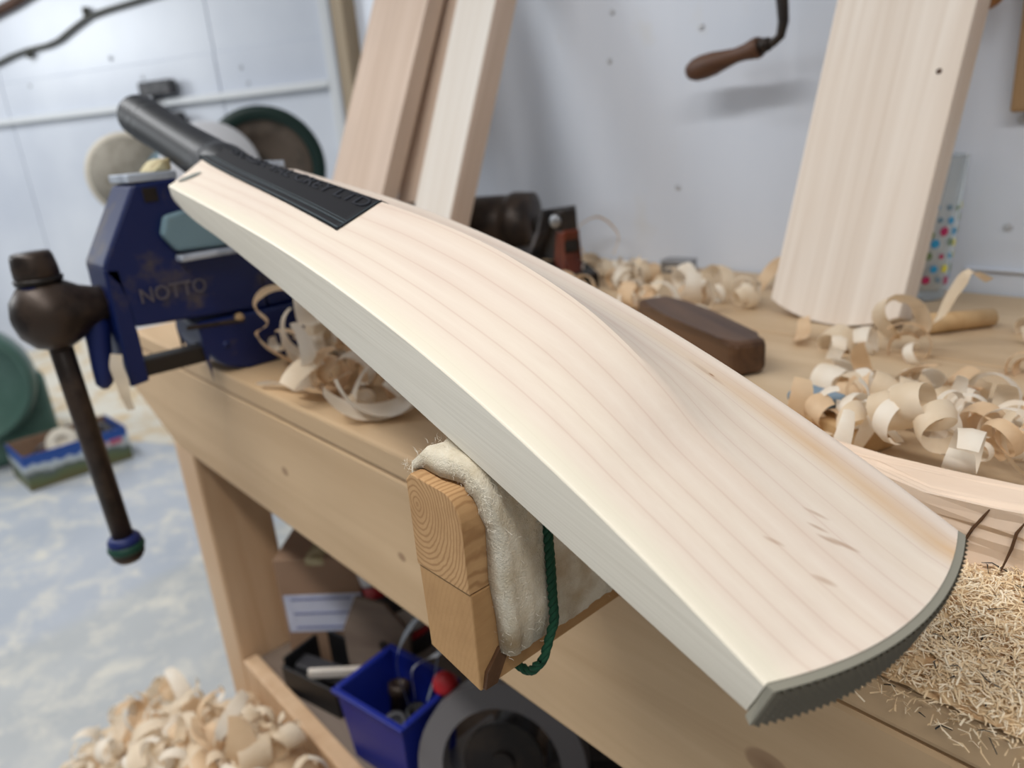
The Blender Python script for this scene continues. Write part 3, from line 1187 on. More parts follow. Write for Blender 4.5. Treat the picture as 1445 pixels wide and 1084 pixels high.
# screw nose: ball boss tapering into the front plate
XC = -0.749
bm = bmesh.new()
lathe(bm, [(0.004, 0.0), (0.016, 0.003), (0.027, 0.012), (0.0325, 0.026), (0.032, 0.037), (0.027, 0.048), (0.0205, 0.058), (0.0170, 0.068), (0.0155, 0.078)], frame((XC, 0.087, 0.829), (XC, 0.20, 0.832)), 28)
obj('screw_boss', bm, 'iron', vice, True)
P0 = Vector((XC, 0.1150, 0.878))
P1 = Vector((XC, 0.1250, 0.583))
bm = bmesh.new()
rod(bm, P0, P1, 0.0098, None, 20)
bar = obj('bar', bm, 'iron', vice, True)
ax = (P1 - P0).normalized()


def onbar(name, s0, s1, r0, r1, mat, bulge=0.0):
    bm = bmesh.new()
    a, b = P0 + ax * s0, P0 + ax * s1
    h = (b - a).length
    lathe(bm, [(r0 * 0.9, 0), (r0, h * 0.15), ((r0 + r1) / 2 + bulge, h * 0.5), (r1, h * 0.85), (r1 * 0.9, h)], frame(a, b), 24)
    return obj(name, bm, mat, bar, True)


onbar('end_knob', -0.006, 0.017, 0.0165, 0.0180, 'iron', 0.0003)
onbar('knob_collar', 0.015, 0.0205, 0.0195, 0.0190, 'iron_black')
onbar('tape_wrap', 0.0205, 0.030, 0.0180, 0.0150, 'tape_blue', 0.001)
onbar('tape_wrap', 0.272, 0.281, 0.0135, 0.0155, 'tape_blue', 0.001)
onbar('tape_wrap', 0.280, 0.290, 0.0165, 0.0160, 'tape_green', 0.001)
onbar('end_knob', 0.288, 0.299, 0.0155, 0.0125, 'iron', 0.001)
# quick-release lever
bm = bmesh.new()
lathe(bm, [(0.004, 0), (0.0095, 0.006), (0.0115, 0.016), (0.0100, 0.034), (0.009, 0.055), (0.0075, 0.070), (0.003, 0.075)], frame((-0.747, 0.1515, 0.828), (-0.747, 0.143, 0.752)), 20)
obj('release_lever', bm, 'tape_blue', vice, True)

# ------------------------------------------------------------------ shavings
sh_meshes = []


def curl_mesh(seed, wd, r0, r1, turns, drift, mat, nseg=30):
    rn = random.Random(seed)
    vs, fs = [], []
    cx = 0.0
    ang = rn.uniform(0, 6.28)
    for i in range(nseg + 1):
        s = i / nseg
        a = ang + turns * 2 * math.pi * s
        r = r0 + (r1 - r0) * s + 0.0012 * math.sin(5 * s + seed)
        wv = wd * (0.55 + 0.45 * math.sin(math.pi * min(1, 0.12 + s * 0.85)))
        c = Vector((drift * s, r * math.cos(a), r * math.sin(a)))
        tl = 0.25 * math.sin(3 * s + seed)
        for k in (-1, 0, 1):
            cup = 0.0015 * (1 - abs(k))
            rr = Vector((0, math.cos(a), math.sin(a))) * (cup + k * tl * wv * 0.25)
            vs.append(c + Vector((k * wv / 2, 0, 0)) + rr)
    for i in range(nseg):
        for k in range(2):
            a = i * 3 + k
            fs.append((a, a + 1, a + 4, a + 3))
    me = bpy.data.meshes.new('shaving')
    me.from_pydata([tuple(v) for v in vs], [], fs)
    for p in me.polygons:
        p.use_smooth = True
    zc = sum((v.co for v in me.vertices), Vector()) / len(me.vertices)
    for v in me.vertices:
        v.co -= zc
    me.materials.append(M[mat])
    return me


mats3 = ['shave_a', 'shave_b', 'shave_c']
for i in range(18):
    rn = random.Random(100 + i)
    sh_meshes.append(curl_mesh(i, rn.uniform(0.009, 0.028), rn.uniform(0.006, 0.013), rn.uniform(0.011, 0.024), rn.uniform(0.4, 1.7), rn.uniform(-0.02, 0.04), mats3[i % 3]))
flat_meshes = [curl_mesh(50 + i, 0.018, 0.028, 0.045, rnd.uniform(0.25, 0.45), 0.006, mats3[i % 3], 16) for i in range(6)]


def place_shaving(me, loc, rot, scale, label, group):
    o = bpy.data.objects.new('wood_shaving', me)
    o.location = loc
    o.rotation_euler = rot
    o.scale = (scale, scale, scale)
    C.objects.link(o)
    tint = {'shaving_cream': 'cream', 'shaving_tan': 'tan', 'shaving_pale': 'white'}[me.materials[0].name]
    for w_ in ('pale ', 'tan ', 'thin ', 'long pale '):
        if label.startswith(w_):
            label = label[len(w_):]
    tag(o, tint + ' ' + label, 'shaving', group)
    return o


def heap(rn, n, sampler, label, group, sc_=(0.7, 1.2), flat=0.25):
    for _ in range(n):
        x, y, z = sampler(rn)
        me = rn.choice(flat_meshes) if rn.random() < flat else rn.choice(sh_meshes)
        s = rn.uniform(*sc_)
        place_shaving(me, (x, y, z + 0.011 * s), (rn.uniform(-0.5, 0.5) if rn.random() < 0.6 else rn.uniform(0, 6.28), rn.uniform(-0.5, 0.5), rn.uniform(0, 6.28)), s, label, group)


def region(x0, x1, y0, y1, zf):
    def f(rn):
        x, y = rn.uniform(x0, x1), rn.uniform(y0, y1)
        return x, y, zf(x, y, rn)
    return f


rn = random.Random(21)


# right-hand heap beyond the bat
def z_right(x, y, rn):
    return TOP + max(0, 0.040 * min(1, (0.56 - y) / 0.14) * min(1, (x + 0.25) / 0.1)) * (0.35 + 0.65 * rn.random())


heap(rn, 125, region(-0.225, 0.03, 0.366, 0.545, z_right), 'pale curled shaving in the heap right of the bat, behind the rough wood block', 'shavings heaped at the right of the bench', (0.45, 0.9))
heap(rn, 10, region(-0.36, -0.22, 0.50, 0.64, lambda x, y, r: TOP), 'thin curled shaving on the bench before the standing blank', 'shavings before the standing blank', (0.7, 1.1))
heap(rn, 44, region(-0.72, -0.40, 0.60, 0.82, lambda x, y, r: TOP + 0.008 * r.random()), 'tan curled shaving scattered at the back of the bench between hand plane and standing blank', 'shavings along the back of the bench', (0.65, 1.1))
heap(rn, 5, region(-0.20, -0.10, 0.62, 0.80, lambda x, y, r: TOP), 'shaving lying on the bench beside the short dowel', 'shavings by the dowel', (0.5, 0.8))


# curls beside the vice
def z_vice(x, y, rn):
    return TOP + 0.060 * math.exp(-(((x + 0.615) / 0.06) ** 2)) * rn.random()


heap(rn, 38, region(-0.69, -0.47, 0.258, 0.36, z_vice), 'ribbon shaving in the tangle beside the vice, under the bat', 'ribbon shavings beside the vice', (0.8, 1.35), 0.4)


# long ribbons rising in front of the vice
def ribbon(name, pts, wdt, mat, label, group, twist=0.6, side=(0.75, -0.45, 0.45)):
    n = 40
    P = []
    tabs = [[(i / (len(pts) - 1), p[k]) for i, p in enumerate(pts)] for k in range(3)]
    for i in range(n + 1):
        P.append(Vector([spl(tabs[k], i / n) for k in range(3)]))
    base = P[0].copy()
    vs, fs = [], []
    for i, p in enumerate(P):
        d = (P[min(i + 1, n)] - P[max(i - 1, 0)]).normalized()
        sd = Vector((side[0], side[1], side[2] + twist * math.sin(i * 0.3)))
        sd = (sd - d * sd.dot(d)).normalized() * wdt * 0.5 * (0.6 + 0.4 * math.sin(math.pi * min(1, 0.15 + i / n)))
        up = d.cross(sd.normalized()) * 0.0008
        for s in (-1, 0, 1):
            vs.append(p - base + sd * s + (up if s == 0 else Vector()))
    for i in range(n):
        for k in range(2):
            a = i * 3 + k
            fs.append((a, a + 1, a + 4, a + 3))
    o = pydata(name, vs, fs, mat, None, True)
    o.location = base
    tag(o, label, 'shaving', group)
    return o


ribbon('wood_shaving', [(-0.635, 0.285, 0.757), (-0.66, 0.268, 0.775), (-0.665, 0.262, 0.79), (-0.655, 0.27, 0.80), (-0.665, 0.265, 0.815), (-0.65, 0.272, 0.83), (-0.625, 0.283, 0.832), (-0.60, 0.295, 0.815), (-0.58, 0.30, 0.79)], 0.010, 'shave_b', 'tall ribbon shaving arching up against the blue vice body', None)
ribbon('wood_shaving', [(-0.64, 0.245, 0.750), (-0.62, 0.255, 0.752), (-0.595, 0.262, 0.752), (-0.565, 0.272, 0.757), (-0.54, 0.285, 0.77)], 0.012, 'shave_c', 'flat pale shaving lying along the bench front edge near the vice', None, 0.2)
ribbon('wood_shaving', [(-0.714, 0.1525, 0.790), (-0.714, 0.150, 0.778), (-0.712, 0.151, 0.764), (-0.710, 0.150, 0.752), (-0.71, 0.152, 0.738)], 0.013, 'shave_a', 'pale shaving strip hanging below the vice front jaw', None, 0.05, (0.67, 0.74, 0.0))
ribbon('wood_shaving', [(-0.80, 0.862, 0.748), (-0.815, 0.85, 0.79), (-0.77, 0.855, 0.815), (-0.735, 0.86, 0.79), (-0.745, 0.86, 0.76)], 0.006, 'shave_b', 'thin shaving loop standing against the back wall by the plane', None, 0.1)
ribbon('wood_shaving', [(-0.244, 0.640, 0.755), (-0.255, 0.632, 0.775), (-0.246, 0.63, 0.792), (-0.23, 0.636, 0.79), (-0.226, 0.645, 0.772), (-0.236, 0.652, 0.76), (-0.222, 0.665, 0.77), (-0.212, 0.668, 0.795), (-0.20, 0.664, 0.812), (-0.188, 0.67, 0.806)], 0.020, 'shave_a', 'large curled shaving standing against the right corner of the bat blank', None, 0.3)

# ------------------------------------------------------------------ sawdust on the bench
def dust_h(x, y):
    e = min(1, max(0, (y - 0.242) / 0.010)) * min(1, max(0, (x + 0.165) / 0.05)) * min(1, max(0, (0.37 - y) / 0.03))
    return 0.0125 * e ** 0.6 * (0.75 + 0.25 * math.sin(x * 70 + y * 45) * math.sin(y * 90))


vs, fs = [], []
nx, ny = 90, 44
for i in range(nx + 1):
    for j in range(ny + 1):
        x, y = -0.165 + 0.33 * i / nx, 0.2425 + 0.125 * j / ny
        vs.append(Vector((x, y, TOP + 0.0003 + dust_h(x, y) + (0.0012 * random.random() if dust_h(x, y) > 0.001 else 0))))
for i in range(nx):
    for j in range(ny):
        a = i * (ny + 1) + j
        fs.append((a, a + ny + 1, a + ny + 2, a + 1))
dust = pydata('sawdust_mound', vs, fs, 'sawdust', None, False)
tag(dust, 'mound of coarse fibrous sawdust on the bench in front of the rough block', 'sawdust', None, 'stuff')
rn = random.Random(5)
for mi, (mname, cnt) in enumerate((('fibre_a', 11000), ('fibre_b', 9000), ('fibre_c', 260))):
    vs, fs = [], []
    for _ in range(cnt):
        x, y = rn.uniform(-0.155, 0.07), 0.2395 + 0.122 * rn.random() ** 1.25
        if x > 0.0 and rn.random() < 0.5:
            x = rn.uniform(-0.155, 0.0)
        h = dust_h(x, y)
        if h < 0.001 and rn.random() < 0.75:
            continue
        z = TOP + h + rn.uniform(0.0002, 0.0042)
        if y < 0.2435:
            z -= rn.random() ** 2 * 0.014
        a = rn.uniform(0, 6.28)
        L_ = rn.uniform(0.002, 0.0075) * (1.3 if mi == 2 else 1)
        d = Vector((math.cos(a), math.sin(a), rn.uniform(-0.3, 0.45)))
        sd = Vector((-math.sin(a), math.cos(a), rn.uniform(-0.6, 0.6))) * rn.uniform(0.00012, 0.00034)
        c = Vector((x, y, z))
        bend = Vector((rn.uniform(-1, 1), rn.uniform(-1, 1), rn.uniform(0, 1))) * L_ * 0.25
        b0 = len(vs)
        p0, p1, p2 = c - d * L_ / 2, c + bend, c + d * L_ / 2
        for p in (p0, p1, p2):
            p.z = max(p.z, TOP + 0.0004) if y > 0.2435 else p.z
        vs += [p0 - sd, p0 + sd, p1 - sd, p1 + sd, p2 - sd * 0.5, p2 + sd * 0.5]
        fs += [(b0, b0 + 1, b0 + 3, b0 + 2), (b0 + 2, b0 + 3, b0 + 5, b0 + 4)]
    o = pydata('fibres', vs, fs, mname, dust)
    o['kind'] = 'stuff'

# ------------------------------------------------------------------ timber leaning on the wall
def lean_board(name, x0, x1, y0, lean, dx, length, thick, mat, label, group, arc=0.0, z0=TOP):
    """board standing on the bench and leaning back on the wall; front face towards the room"""
    w = x1 - x0
    n = 14
    poly = []
    for i in range(n + 1):
        s = -1 + 2 * i / n
        poly.append((s * w / 2, 0.0 + arc * (s * s)))
    poly += [(w / 2, length), (-w / 2, length)]
    bm = bmesh.new()
    prism(bm, poly, 1, 0.0, thick, 0.0012)
    o = obj(name, bm, mat)
    z = Vector((dx, lean, 1)).normalized()
    x = Vector((1, 0, 0))
    x = (x - z * x.dot(z)).normalized()
    y = z.cross(x)
    mt = Matrix((x, y, z)).transposed().to_4x4()
    mt.translation = Vector(((x0 + x1) / 2, y0, z0 + 0.0015))
    o.matrix_world = mt
    tag(o, label, 'timber', group)
    return o


wp = lean_board('willow_cleft', -0.965, -0.872, 0.615, 0.42, 0.0, 0.62, 0.038, 'plank_white', 'white willow plank leaning on the wall, rightmost of the three behind the bat', 'willow planks leaning behind the bat')
boxobj('pink_side', (0.0467, 0.001, 0.001), (0.0478, 0.037, 0.619), 'plank_pink', wp, 0.0003)  # thin pinkish strip covering the right side of the white plank
lean_board('willow_cleft', -1.245, -1.07, 0.615, 0.44, 0.03, 0.62, 0.03, 'plank_pink', 'broad pinkish willow plank leaning on the wall, leftmost of the three behind the bat', 'willow planks leaning behind the bat')
lean_board('willow_cleft', -1.10, -1.02, 0.675, 0.40, 0.0, 0.6, 0.03, 'plank_pink', 'narrow shaded willow plank between the pinkish and the white leaning planks', 'willow planks leaning behind the bat')
blank = lean_board('bat_blank', -0.392, -0.264, 0.690, 0.325, 0.03, 0.60, 0.032, 'blank', 'pale bat blank with rounded end standing against the white wall', None, 0.016)
bm = bmesh.new()
lathe(bm, [(0.0026, 0), (0.002, 0.0003), (0.001, 0.0004)], frame((0.047, -0.0001, 0.235), (0.047, -0.1, 0.235)), 12)
o = obj('knot', bm, 'handle_wood', blank, True)

# ------------------------------------------------------------------ tools on the bench
pl = thing('hand_plane', 'black iron hand plane with red-brown wooden handle on the bench behind the bat', 'hand plane', (-0.70, 0.70, TOP))
bm = bmesh.new()
prism(bm, [(-0.19, 0.0), (0.045, 0.0), (0.045, 0.02), (0.03, 0.025), (-0.02, 0.04), (-0.06, 0.05), (-0.10, 0.045), (-0.19, 0.012)], 1, -0.03, 0.03, 0.002)
obj('plane_body', bm, 'iron_black', pl)
bm = bmesh.new()
prism(bm, [(-0.055, 0.02), (-0.010, 0.075), (0.005, 0.102), (0.028, 0.104), (0.030, 0.05), (0.0, 0.03)], 1, -0.012, 0.012, 0.003)
obj('blade_frog', bm, 'iron_black', pl)
bm = bmesh.new()
prism(bm, [(-0.058, 0.022), (-0.013, 0.077), (0.002, 0.105), (0.006, 0.104), (-0.008, 0.073), (-0.053, 0.02)], 1, -0.026, 0.026, 0.0006)
obj('plane_iron', bm, 'dark_grey', pl)
bm = bmesh.new()
prism(bm, [(0.004, 0.02), (0.036, 0.02), (0.028, 0.04), (0.027, 0.06), (0.035, 0.078), (0.012, 0.08), (0.007, 0.06), (0.006, 0.04)], 1, -0.0125, 0.0125, 0.004)
obj('tote', bm, 'tote', pl)
bm = bmesh.new()
lathe(bm, [(0.008, 0), (0.009, 0.004), (0.006, 0.006)], frame((0.018, -0.0135, 0.09), (0.03, -0.05, 0.09)), 14)
obj('brass_nut', bm, 'steel', pl, True)
pl.rotation_euler = (0, 0, math.radians(-12))
ro = thing('iron_roller', 'brown iron roller with two collars lying behind the hand plane', 'roller', (-0.915, 0.765, TOP))
ra = frame((-0.15, -0.075, 0.062), (0.08, 0.05, 0.062))
bm = bmesh.new()
lathe(bm, [(0.040, 0.0), (0.044, 0.006), (0.044, 0.09), (0.040, 0.094), (0.036, 0.10), (0.036, 0.105), (0.046, 0.11), (0.048, 0.118), (0.048, 0.19), (0.046, 0.2), (0.050, 0.202), (0.052, 0.21), (0.050, 0.238), (0.03, 0.242)], ra, 32)
obj('drum', bm, 'iron', ro, True)
for s in (0.02, 0.22):
    bm = bmesh.new()
    p = ra @ Vector((0, 0, s))
    box(bm, (p.x - 0.02, p.y - 0.03, 0), (p.x + 0.02, p.y + 0.03, 0.022), 0.003)
    obj('cradle', bm, 'iron_black', ro)
bm = bmesh.new()
rod(bm, ra @ Vector((0, 0, 0.2)), ra @ Vector((0, 0, 0.258)), 0.012)
obj('spindle', bm, 'iron_black', ro, True)

tn = thing('small_tin', 'small grey metal tin near the back wall among shavings', 'tin', (-0.615, 0.845, TOP), math.radians(10))
bm = bmesh.new()
box(bm, (-0.022, -0.012, 0), (0.022, 0.012, 0.016), 0.002)
obj('tin_body', bm, 'steel', tn)
bm = bmesh.new()
box(bm, (-0.0225, -0.0125, 0.0145), (0.0225, 0.0125, 0.019), 0.002)
obj('tin_lid', bm, 'steel', tn)

sh = thing('spokeshave', 'dark brown wooden spokeshave lying just beyond the far edge of the bat', 'spokeshave', (-0.378, 0.555, TOP), math.atan2(0.085, -0.16))
bm = bmesh.new()
vsx = [(-0.082, 0.010), (-0.078, 0.0155), (-0.06, 0.0175), (-0.03, 0.019), (0.0, 0.021), (0.03, 0.022), (0.07, 0.02), (0.11, 0.017)]
poly = [(x, -y) for x, y in vsx] + [(x, y) for x, y in vsx[::-1]]
prism(bm, poly, 2, 0.0015, 0.030, 0.005)
obj('stock', bm, 'dark_wood', sh)
bm = bmesh.new()
box(bm, (0.0, -0.024, 0.0), (0.06, -0.019, 0.014), 0.001)
obj('cutter', bm, 'steel', sh)

bk = thing('small_wood_block', 'small brown wood offcut with a blue-grey pad on top beside the bat', 'wood block', (-0.196, 0.438, TOP), math.radians(-14))
bm = bmesh.new()
box(bm, (-0.028, -0.018, 0), (0.026, 0.02, 0.020), 0.002)
obj('offcut', bm, 'dowel', bk)
bm = bmesh.new()
box(bm, (-0.034, -0.012, 0.0202), (-0.004, 0.012, 0.028), 0.003)
obj('pad', bm, 'blue_grey', bk)

dw = thing('dowel', 'short round wooden dowel lying on the bench near the glass', 'dowel', (-0.226, 0.731, TOP))
bm = bmesh.new()
rod(bm, (-0.018, -0.027, 0.0095), (0.019, 0.027, 0.0085), 0.0095, 0.008, 20)
obj('dowel_shaft', bm, 'dowel', dw, True)
bm = bmesh.new()
rod(bm, (-0.0184, -0.0276, 0.0095), (-0.0181, -0.0271, 0.0095), 0.0088, None, 20)
obj('dowel_end', bm, 'handle_wood', dw)

# rough block
rb = thing('rough_wood_block', 'rough pale wood block with dark splits, behind the sawdust', 'wood block', (-0.07, 0.375, TOP))
bm = bmesh.new()
box(bm, (-0.12, -0.042, 0.0), (0.16, -0.020, 0.0405), 0.0)
bmesh.ops.subdivide_edges(bm, edges=bm.edges, cuts=9, use_grid_fill=True)
rn = random.Random(2)
for v in bm.verts:
    q = v.co
    nz = math.sin(q.x * 60) * 0.002 + math.sin(q.z * 120 + q.x * 40) * 0.0014 + rn.uniform(-1, 1) * 0.0007
    if q.y < -0.03:
        v.co.y += nz - (0.007 if q.x > -0.045 else 0.0)
    if q.z > 0.03:
        v.co.z += 0.003 * math.sin(q.x * 28) + rn.uniform(-1, 1) * 0.0008
    if q.z < 0.001:
        v.co.z = 0.0
obj('block_body', bm, 'block', rb, False)
# cracks as thin dark wedges sunk in the face
for pts in ([(-0.010, 0.0395), (-0.0125, 0.034), (-0.0155, 0.028), (-0.0175, 0.022), (-0.022, 0.015)], [(0.003, 0.038), (0.0005, 0.032), (-0.0005, 0.024), (-0.003, 0.012)], [(0.04, 0.036), (0.036, 0.026), (0.037, 0.012)]):
    bm = bmesh.new()
    tube(bm, [(x, -0.0505 + 0.0006 * math.sin(z * 300), z) for x, z in pts], [0.0003] + [0.0007] * (len(pts) - 2) + [0.0003], 6)
    obj('split', bm, 'dark_wood', rb)

# ------------------------------------------------------------------ hanging on the back wall
br = thing('hand_brace', 'hand brace with turned brown wooden handle hanging on the white wall', 'hand brace', (-0.48, 0.84, 1.02))
OBr = Vector(br.location)
bm = bmesh.new()
A_, B_ = Vector((-0.598, 0.845, 1.000)), Vector((-0.493, 0.835, 1.0165))
Lh = (B_ - A_).length
lathe(bm, [(0.003, 0.0), (0.010, 0.003), (0.0135, 0.012), (0.0145, 0.024), (0.0135, 0.04), (0.0105, 0.058), (0.0085, 0.072), (0.0090, 0.085), (0.0110, 0.096), (0.0120, 0.102), (0.0105, Lh)], frame(A_ - OBr, B_ - OBr), 24)
obj('handle', bm, 'handle_wood', br, True)
bm = bmesh.new()
rod(bm, B_ - OBr, B_ + (B_ - A_).normalized() * 0.012 - OBr, 0.009, 0.007)
obj('ferrule', bm, 'iron', br, True)
bm = bmesh.new()
pts = [B_ + (B_ - A_).normalized() * 0.008, B_ + Vector((0.016, -0.001, 0.002)), B_ + Vector((0.024, 0, 0.008)), B_ + Vector((0.027, 0, 0.022)), B_ + Vector((0.024, 0.001, 0.045)), B_ + Vector((0.022, 0.003, 0.09)), B_ + Vector((0.03, 0.006, 0.15)), B_ + Vector((0.06, 0.008, 0.2)), B_ + Vector((0.1, 0.008, 0.22))]
tube(bm, [p - OBr for p in pts], [0.0045, 0.0048, 0.0052, 0.006, 0.0068, 0.0072, 0.007, 0.006, 0.006], 12)
obj('crank', bm, 'iron_black', br, True)
bm = bmesh.new()
rod(bm, Vector((-0.394, 0.83, 1.238)) - OBr, Vector((-0.394, YW, 1.238)) - OBr, 0.004)
obj('hook', bm, 'steel', br)

st = thing('hanging_board', 'tan wooden strip hanging on the wall at the right edge', 'board', (-0.2, YW, 0.93))
bm = bmesh.new()
box(bm, (-0.0475, -0.016, -0.003), (0.05, -0.001, 0.35), 0.003)
obj('strip', bm, 'board_tan', st)
bm = bmesh.new()
box(bm, (-0.026, -0.0175, 0.05), (0.05, -0.0162, 0.14), 0.0005)
obj('paper_tag', bm, newmat('plum_tag', (124, 34, 56), 0.6), st)
bm = bmesh.new()
lathe(bm, [(0.006, 0), (0.006, 0.02), (0.017, 0.024), (0.020, 0.034), (0.016, 0.044), (0.004, 0.048)], frame((0, 0, 0), (0, -1, 0)), 20)
pg = obj('wall_peg', bm, 'peg', None, True)
pg.location = (-0.274, YW, 1.040)
tag(pg, 'round brown wooden peg on the wall beside the top of the blank', 'peg')

# printed glass
gls = thing('drinking_glass', 'clear drinking glass printed with coloured flowers, behind the blank', 'glass', (-0.308, 0.842, TOP))


def rg(z):
    return 0.031 + 0.0085 * z / 0.145


bm = bmesh.new()
prof = [(0.0, 0.0005), (0.029, 0.0005), (0.031, 0.003), (rg(0.145), 0.145), (rg(0.145) - 0.001, 0.1458), (rg(0.145) - 0.002, 0.145), (0.0288, 0.012), (0.0, 0.011)]
lathe(bm, prof, Matrix.Identity(4), 40, False)
bmesh.ops.remove_doubles(bm, verts=bm.verts, dist=1e-6)
obj('glass_body', bm, 'glass', gls, True)
flowers = []
rn = random.Random(9)
cols = ['yellow', 'magenta', 'cyan', 'orange', 'slate', 'leaf', 'magenta', 'cyan', 'yellow', 'leaf']
ci = 0
for row in range(7):
    for k in range(9):
        a = math.radians(-170 + k * 24 + (12 if row % 2 else 0) + rn.uniform(-4, 4))
        z = 0.022 + row * 0.0125 + rn.uniform(-0.002, 0.002)
        r = rg(z) + 0.0001
        bm = bmesh.new()
        s = rn.uniform(0.0028, 0.0052)
        p = Vector((r * math.cos(a), r * math.sin(a), z))
        lathe(bm, [(s, 0.0), (s * 0.95, 0.0003), (0.0003, 0.0005)], frame(p, p + Vector((math.cos(a), math.sin(a), 0))), 9)
        obj('printed_flower', bm, 'dot_' + cols[ci % len(cols)], gls)
        ci += rn.choice((1, 2, 3))

# ------------------------------------------------------------------ pedestal grinder far left
gr = thing('pedestal_grinder', 'pedestal grinder with pale disc and dark green wheel guard behind the vice', 'grinder', (-2.3, 0.83, 0))
OG = Vector(gr.location)
ax_g = Vector((0.90, -0.43, 0.0)).normalized()
cG = Vector((-2.09, 0.943, 0.905)) - OG
bm = bmesh.new()
mt = frame(cG - ax_g * 0.05, cG + ax_g)
lathe(bm, [(0.163, 0.0), (0.163, 0.085), (0.158, 0.09), (0.128, 0.09), (0.126, 0.085), (0.126, 0.012), (0.001, 0.010)], mt, 48, True)
obj('wheel_guard', bm, 'green_dark', gr, True)
bm = bmesh.new()
lathe(bm, [(0.1255, 0.014), (0.1255, 0.082), (0.085, 0.04), (0.02, 0.035), (0.001, 0.034)], mt, 48, False)
obj('guard_lining', bm, 'drum_brown', gr, True)
bm = bmesh.new()
m2 = frame(cG - ax_g * 0.05 + Vector((-0.062, -0.128, 0.0)), cG + ax_g + Vector((-0.062, -0.128, 0.0)))
lathe(bm, [(0.128, 0.08), (0.133, 0.086), (0.133, 0.098), (0.128, 0.104), (0.02, 0.106)], m2, 40)
obj('polishing_wheel', bm, 'wheel_white', gr, True)
bm = bmesh.new()
lathe(bm, [(0.02, 0.035), (0.02, 0.075), (0.012, 0.085)], mt, 20)
obj('spindle_nut', bm, 'steel', gr, True)
cD = Vector((-2.567, 0.719, 0.912)) - OG
m3 = frame(cD, cD + ax_g)
bm = bmesh.new()
lathe(bm, [(0.122, 0.0), (0.126, 0.006), (0.126, 0.018), (0.113, 0.022)], m3, 44)
obj('disc_rim', bm, 'wheel_rim', gr, True)
bm = bmesh.new()
lathe(bm, [(0.112, 0.022), (0.112, 0.025), (0.001, 0.0255)], m3, 44)
obj('sanding_disc', bm, 'wheel_beige', gr, True)
bm = bmesh.new()
box(bm, (0.10, -0.06, 0.0), (0.128, -0.012, 0.03), 0.004)
o = obj('disc_latch', bm, 'black', gr)
o.matrix_local = Matrix.Translation(cD + Vector((-0.14, -0.02, -0.06)))
bm = bmesh.new()
d12 = (cG - cD)
lathe(bm, [(0.05, 0), (0.085, 0.02), (0.085, 0.30), (0.05, 0.32)], frame(cD + d12.normalized() * 0.06 + Vector((0, 0.05, -0.02)), cG + Vector((0, 0.05, -0.02))), 28)
obj('motor_body', bm, 'teal_iron', gr, True)
bm = bmesh.new()
lathe(bm, [(0.16, 0), (0.16, 0.03), (0.07, 0.08), (0.06, 0.5), (0.09, 0.78), (0.09, 0.84)], Matrix.Translation((0, 0.04, 0)), 28)
obj('pedestal', bm, 'green_machine', gr, True)
bm = bmesh.new()
box(bm, (0.05, -0.16, 0.70), (0.30, 0.02, 0.73), 0.01)
obj('water_tray', bm, 'teal_iron', gr)

# green machine foot at the left edge
gm = thing('green_machine', 'green painted cast machine base with round cover standing at the left edge', 'machine', (-3.10, 0.15, 0))
bm = bmesh.new()
box(bm, (-0.16, -0.20, 0.0), (0.18, 0.24, 0.30), 0.03, 3)
obj('plinth', bm, 'green_machine', gm)
bm = bmesh.new()
lathe(bm, [(0.19, 0.0), (0.20, 0.01), (0.20, 0.10), (0.185, 0.125), (0.17, 0.118), (0.16, 0.09), (0.001, 0.085)], frame((0.10, 0.03, 0.30), (1.1, -0.22, 0.30)), 40)
obj('round_cover', bm, 'green_machine', gm, True)
bm = bmesh.new()
box(bm, (-0.16, -0.24, 0.30), (0.10, -0.05, 1.15), 0.04, 3)
obj('column', bm, 'green_machine', gm)
bm = bmesh.new()
lathe(bm, [(0.012, 0), (0.012, 0.006), (0.006, 0.01)], frame((0.185, 0.12, 0.18), (1.0, 0.12, 0.18)), 12)
obj('cover_bolt', bm, 'green_machine', gm, True)

# printed carton on the floor
bxo = thing('printed_carton', 'open cardboard carton with landscape print on the floor by the green machine', 'carton', (-2.61, 0.223, 0), 0.0)
Wc, Dc, Hc, tcn = 0.31, 0.20, 0.115, 0.005
boxobj('front_wall', (-tcn, 0, 0), (0, Wc, Hc), 'carton', bxo, 0.0005)
boxobj('back_wall', (-Dc, 0, 0), (-Dc + tcn, Wc, Hc), 'cardboard', bxo, 0.0005)
boxobj('side_wall', (-Dc + tcn, 0, 0), (-tcn, tcn, Hc), 'carton', bxo, 0.0005)
boxobj('side_wall', (-Dc + tcn, Wc - tcn, 0), (-tcn, Wc, Hc), 'carton', bxo, 0.0005)
boxobj('bottom_panel', (-Dc + tcn, tcn, 0), (-tcn, Wc - tcn, tcn), 'cardboard', bxo, 0.0005)
for y0 in (0.20, 0.25):
    boxobj('red_print_bar', (0.0001, y0, 0.066), (0.0012, y0 + 0.04, 0.084), newmat('faded_red', (186, 96, 116), 0.5), bxo, 0.0002)
bxo.rotation_euler = (0, 0, math.radians(4))
for i, (x, y, z, r, h, mt_, lab) in enumerate(((-2.71, 0.36, 0.12, 0.048, 0.03, 'wheel_rim', 'pale round disc lying in the printed carton'), (-2.70, 0.475, 0.122, 0.034, 0.03, 'dark_grey', 'small dark roll lying in the printed carton'))):
    bm = bmesh.new()
    lathe(bm, [(r * 0.35, 0), (r, 0), (r * 1.03, h * 0.3), (r * 1.03, h * 0.7), (r, h), (r * 0.35, h), (r * 0.3, h * 0.6)], Matrix.Identity(4), 28)
    o = obj('round_disc' if i == 0 else 'small_roll', bm, mt_, None, True)
    o.location = (x, y, 0.09)
    o.rotation_euler = (0.35, 0.9, 0)
    tag(o, lab, 'disc' if i == 0 else 'roll')
bm = bmesh.new()
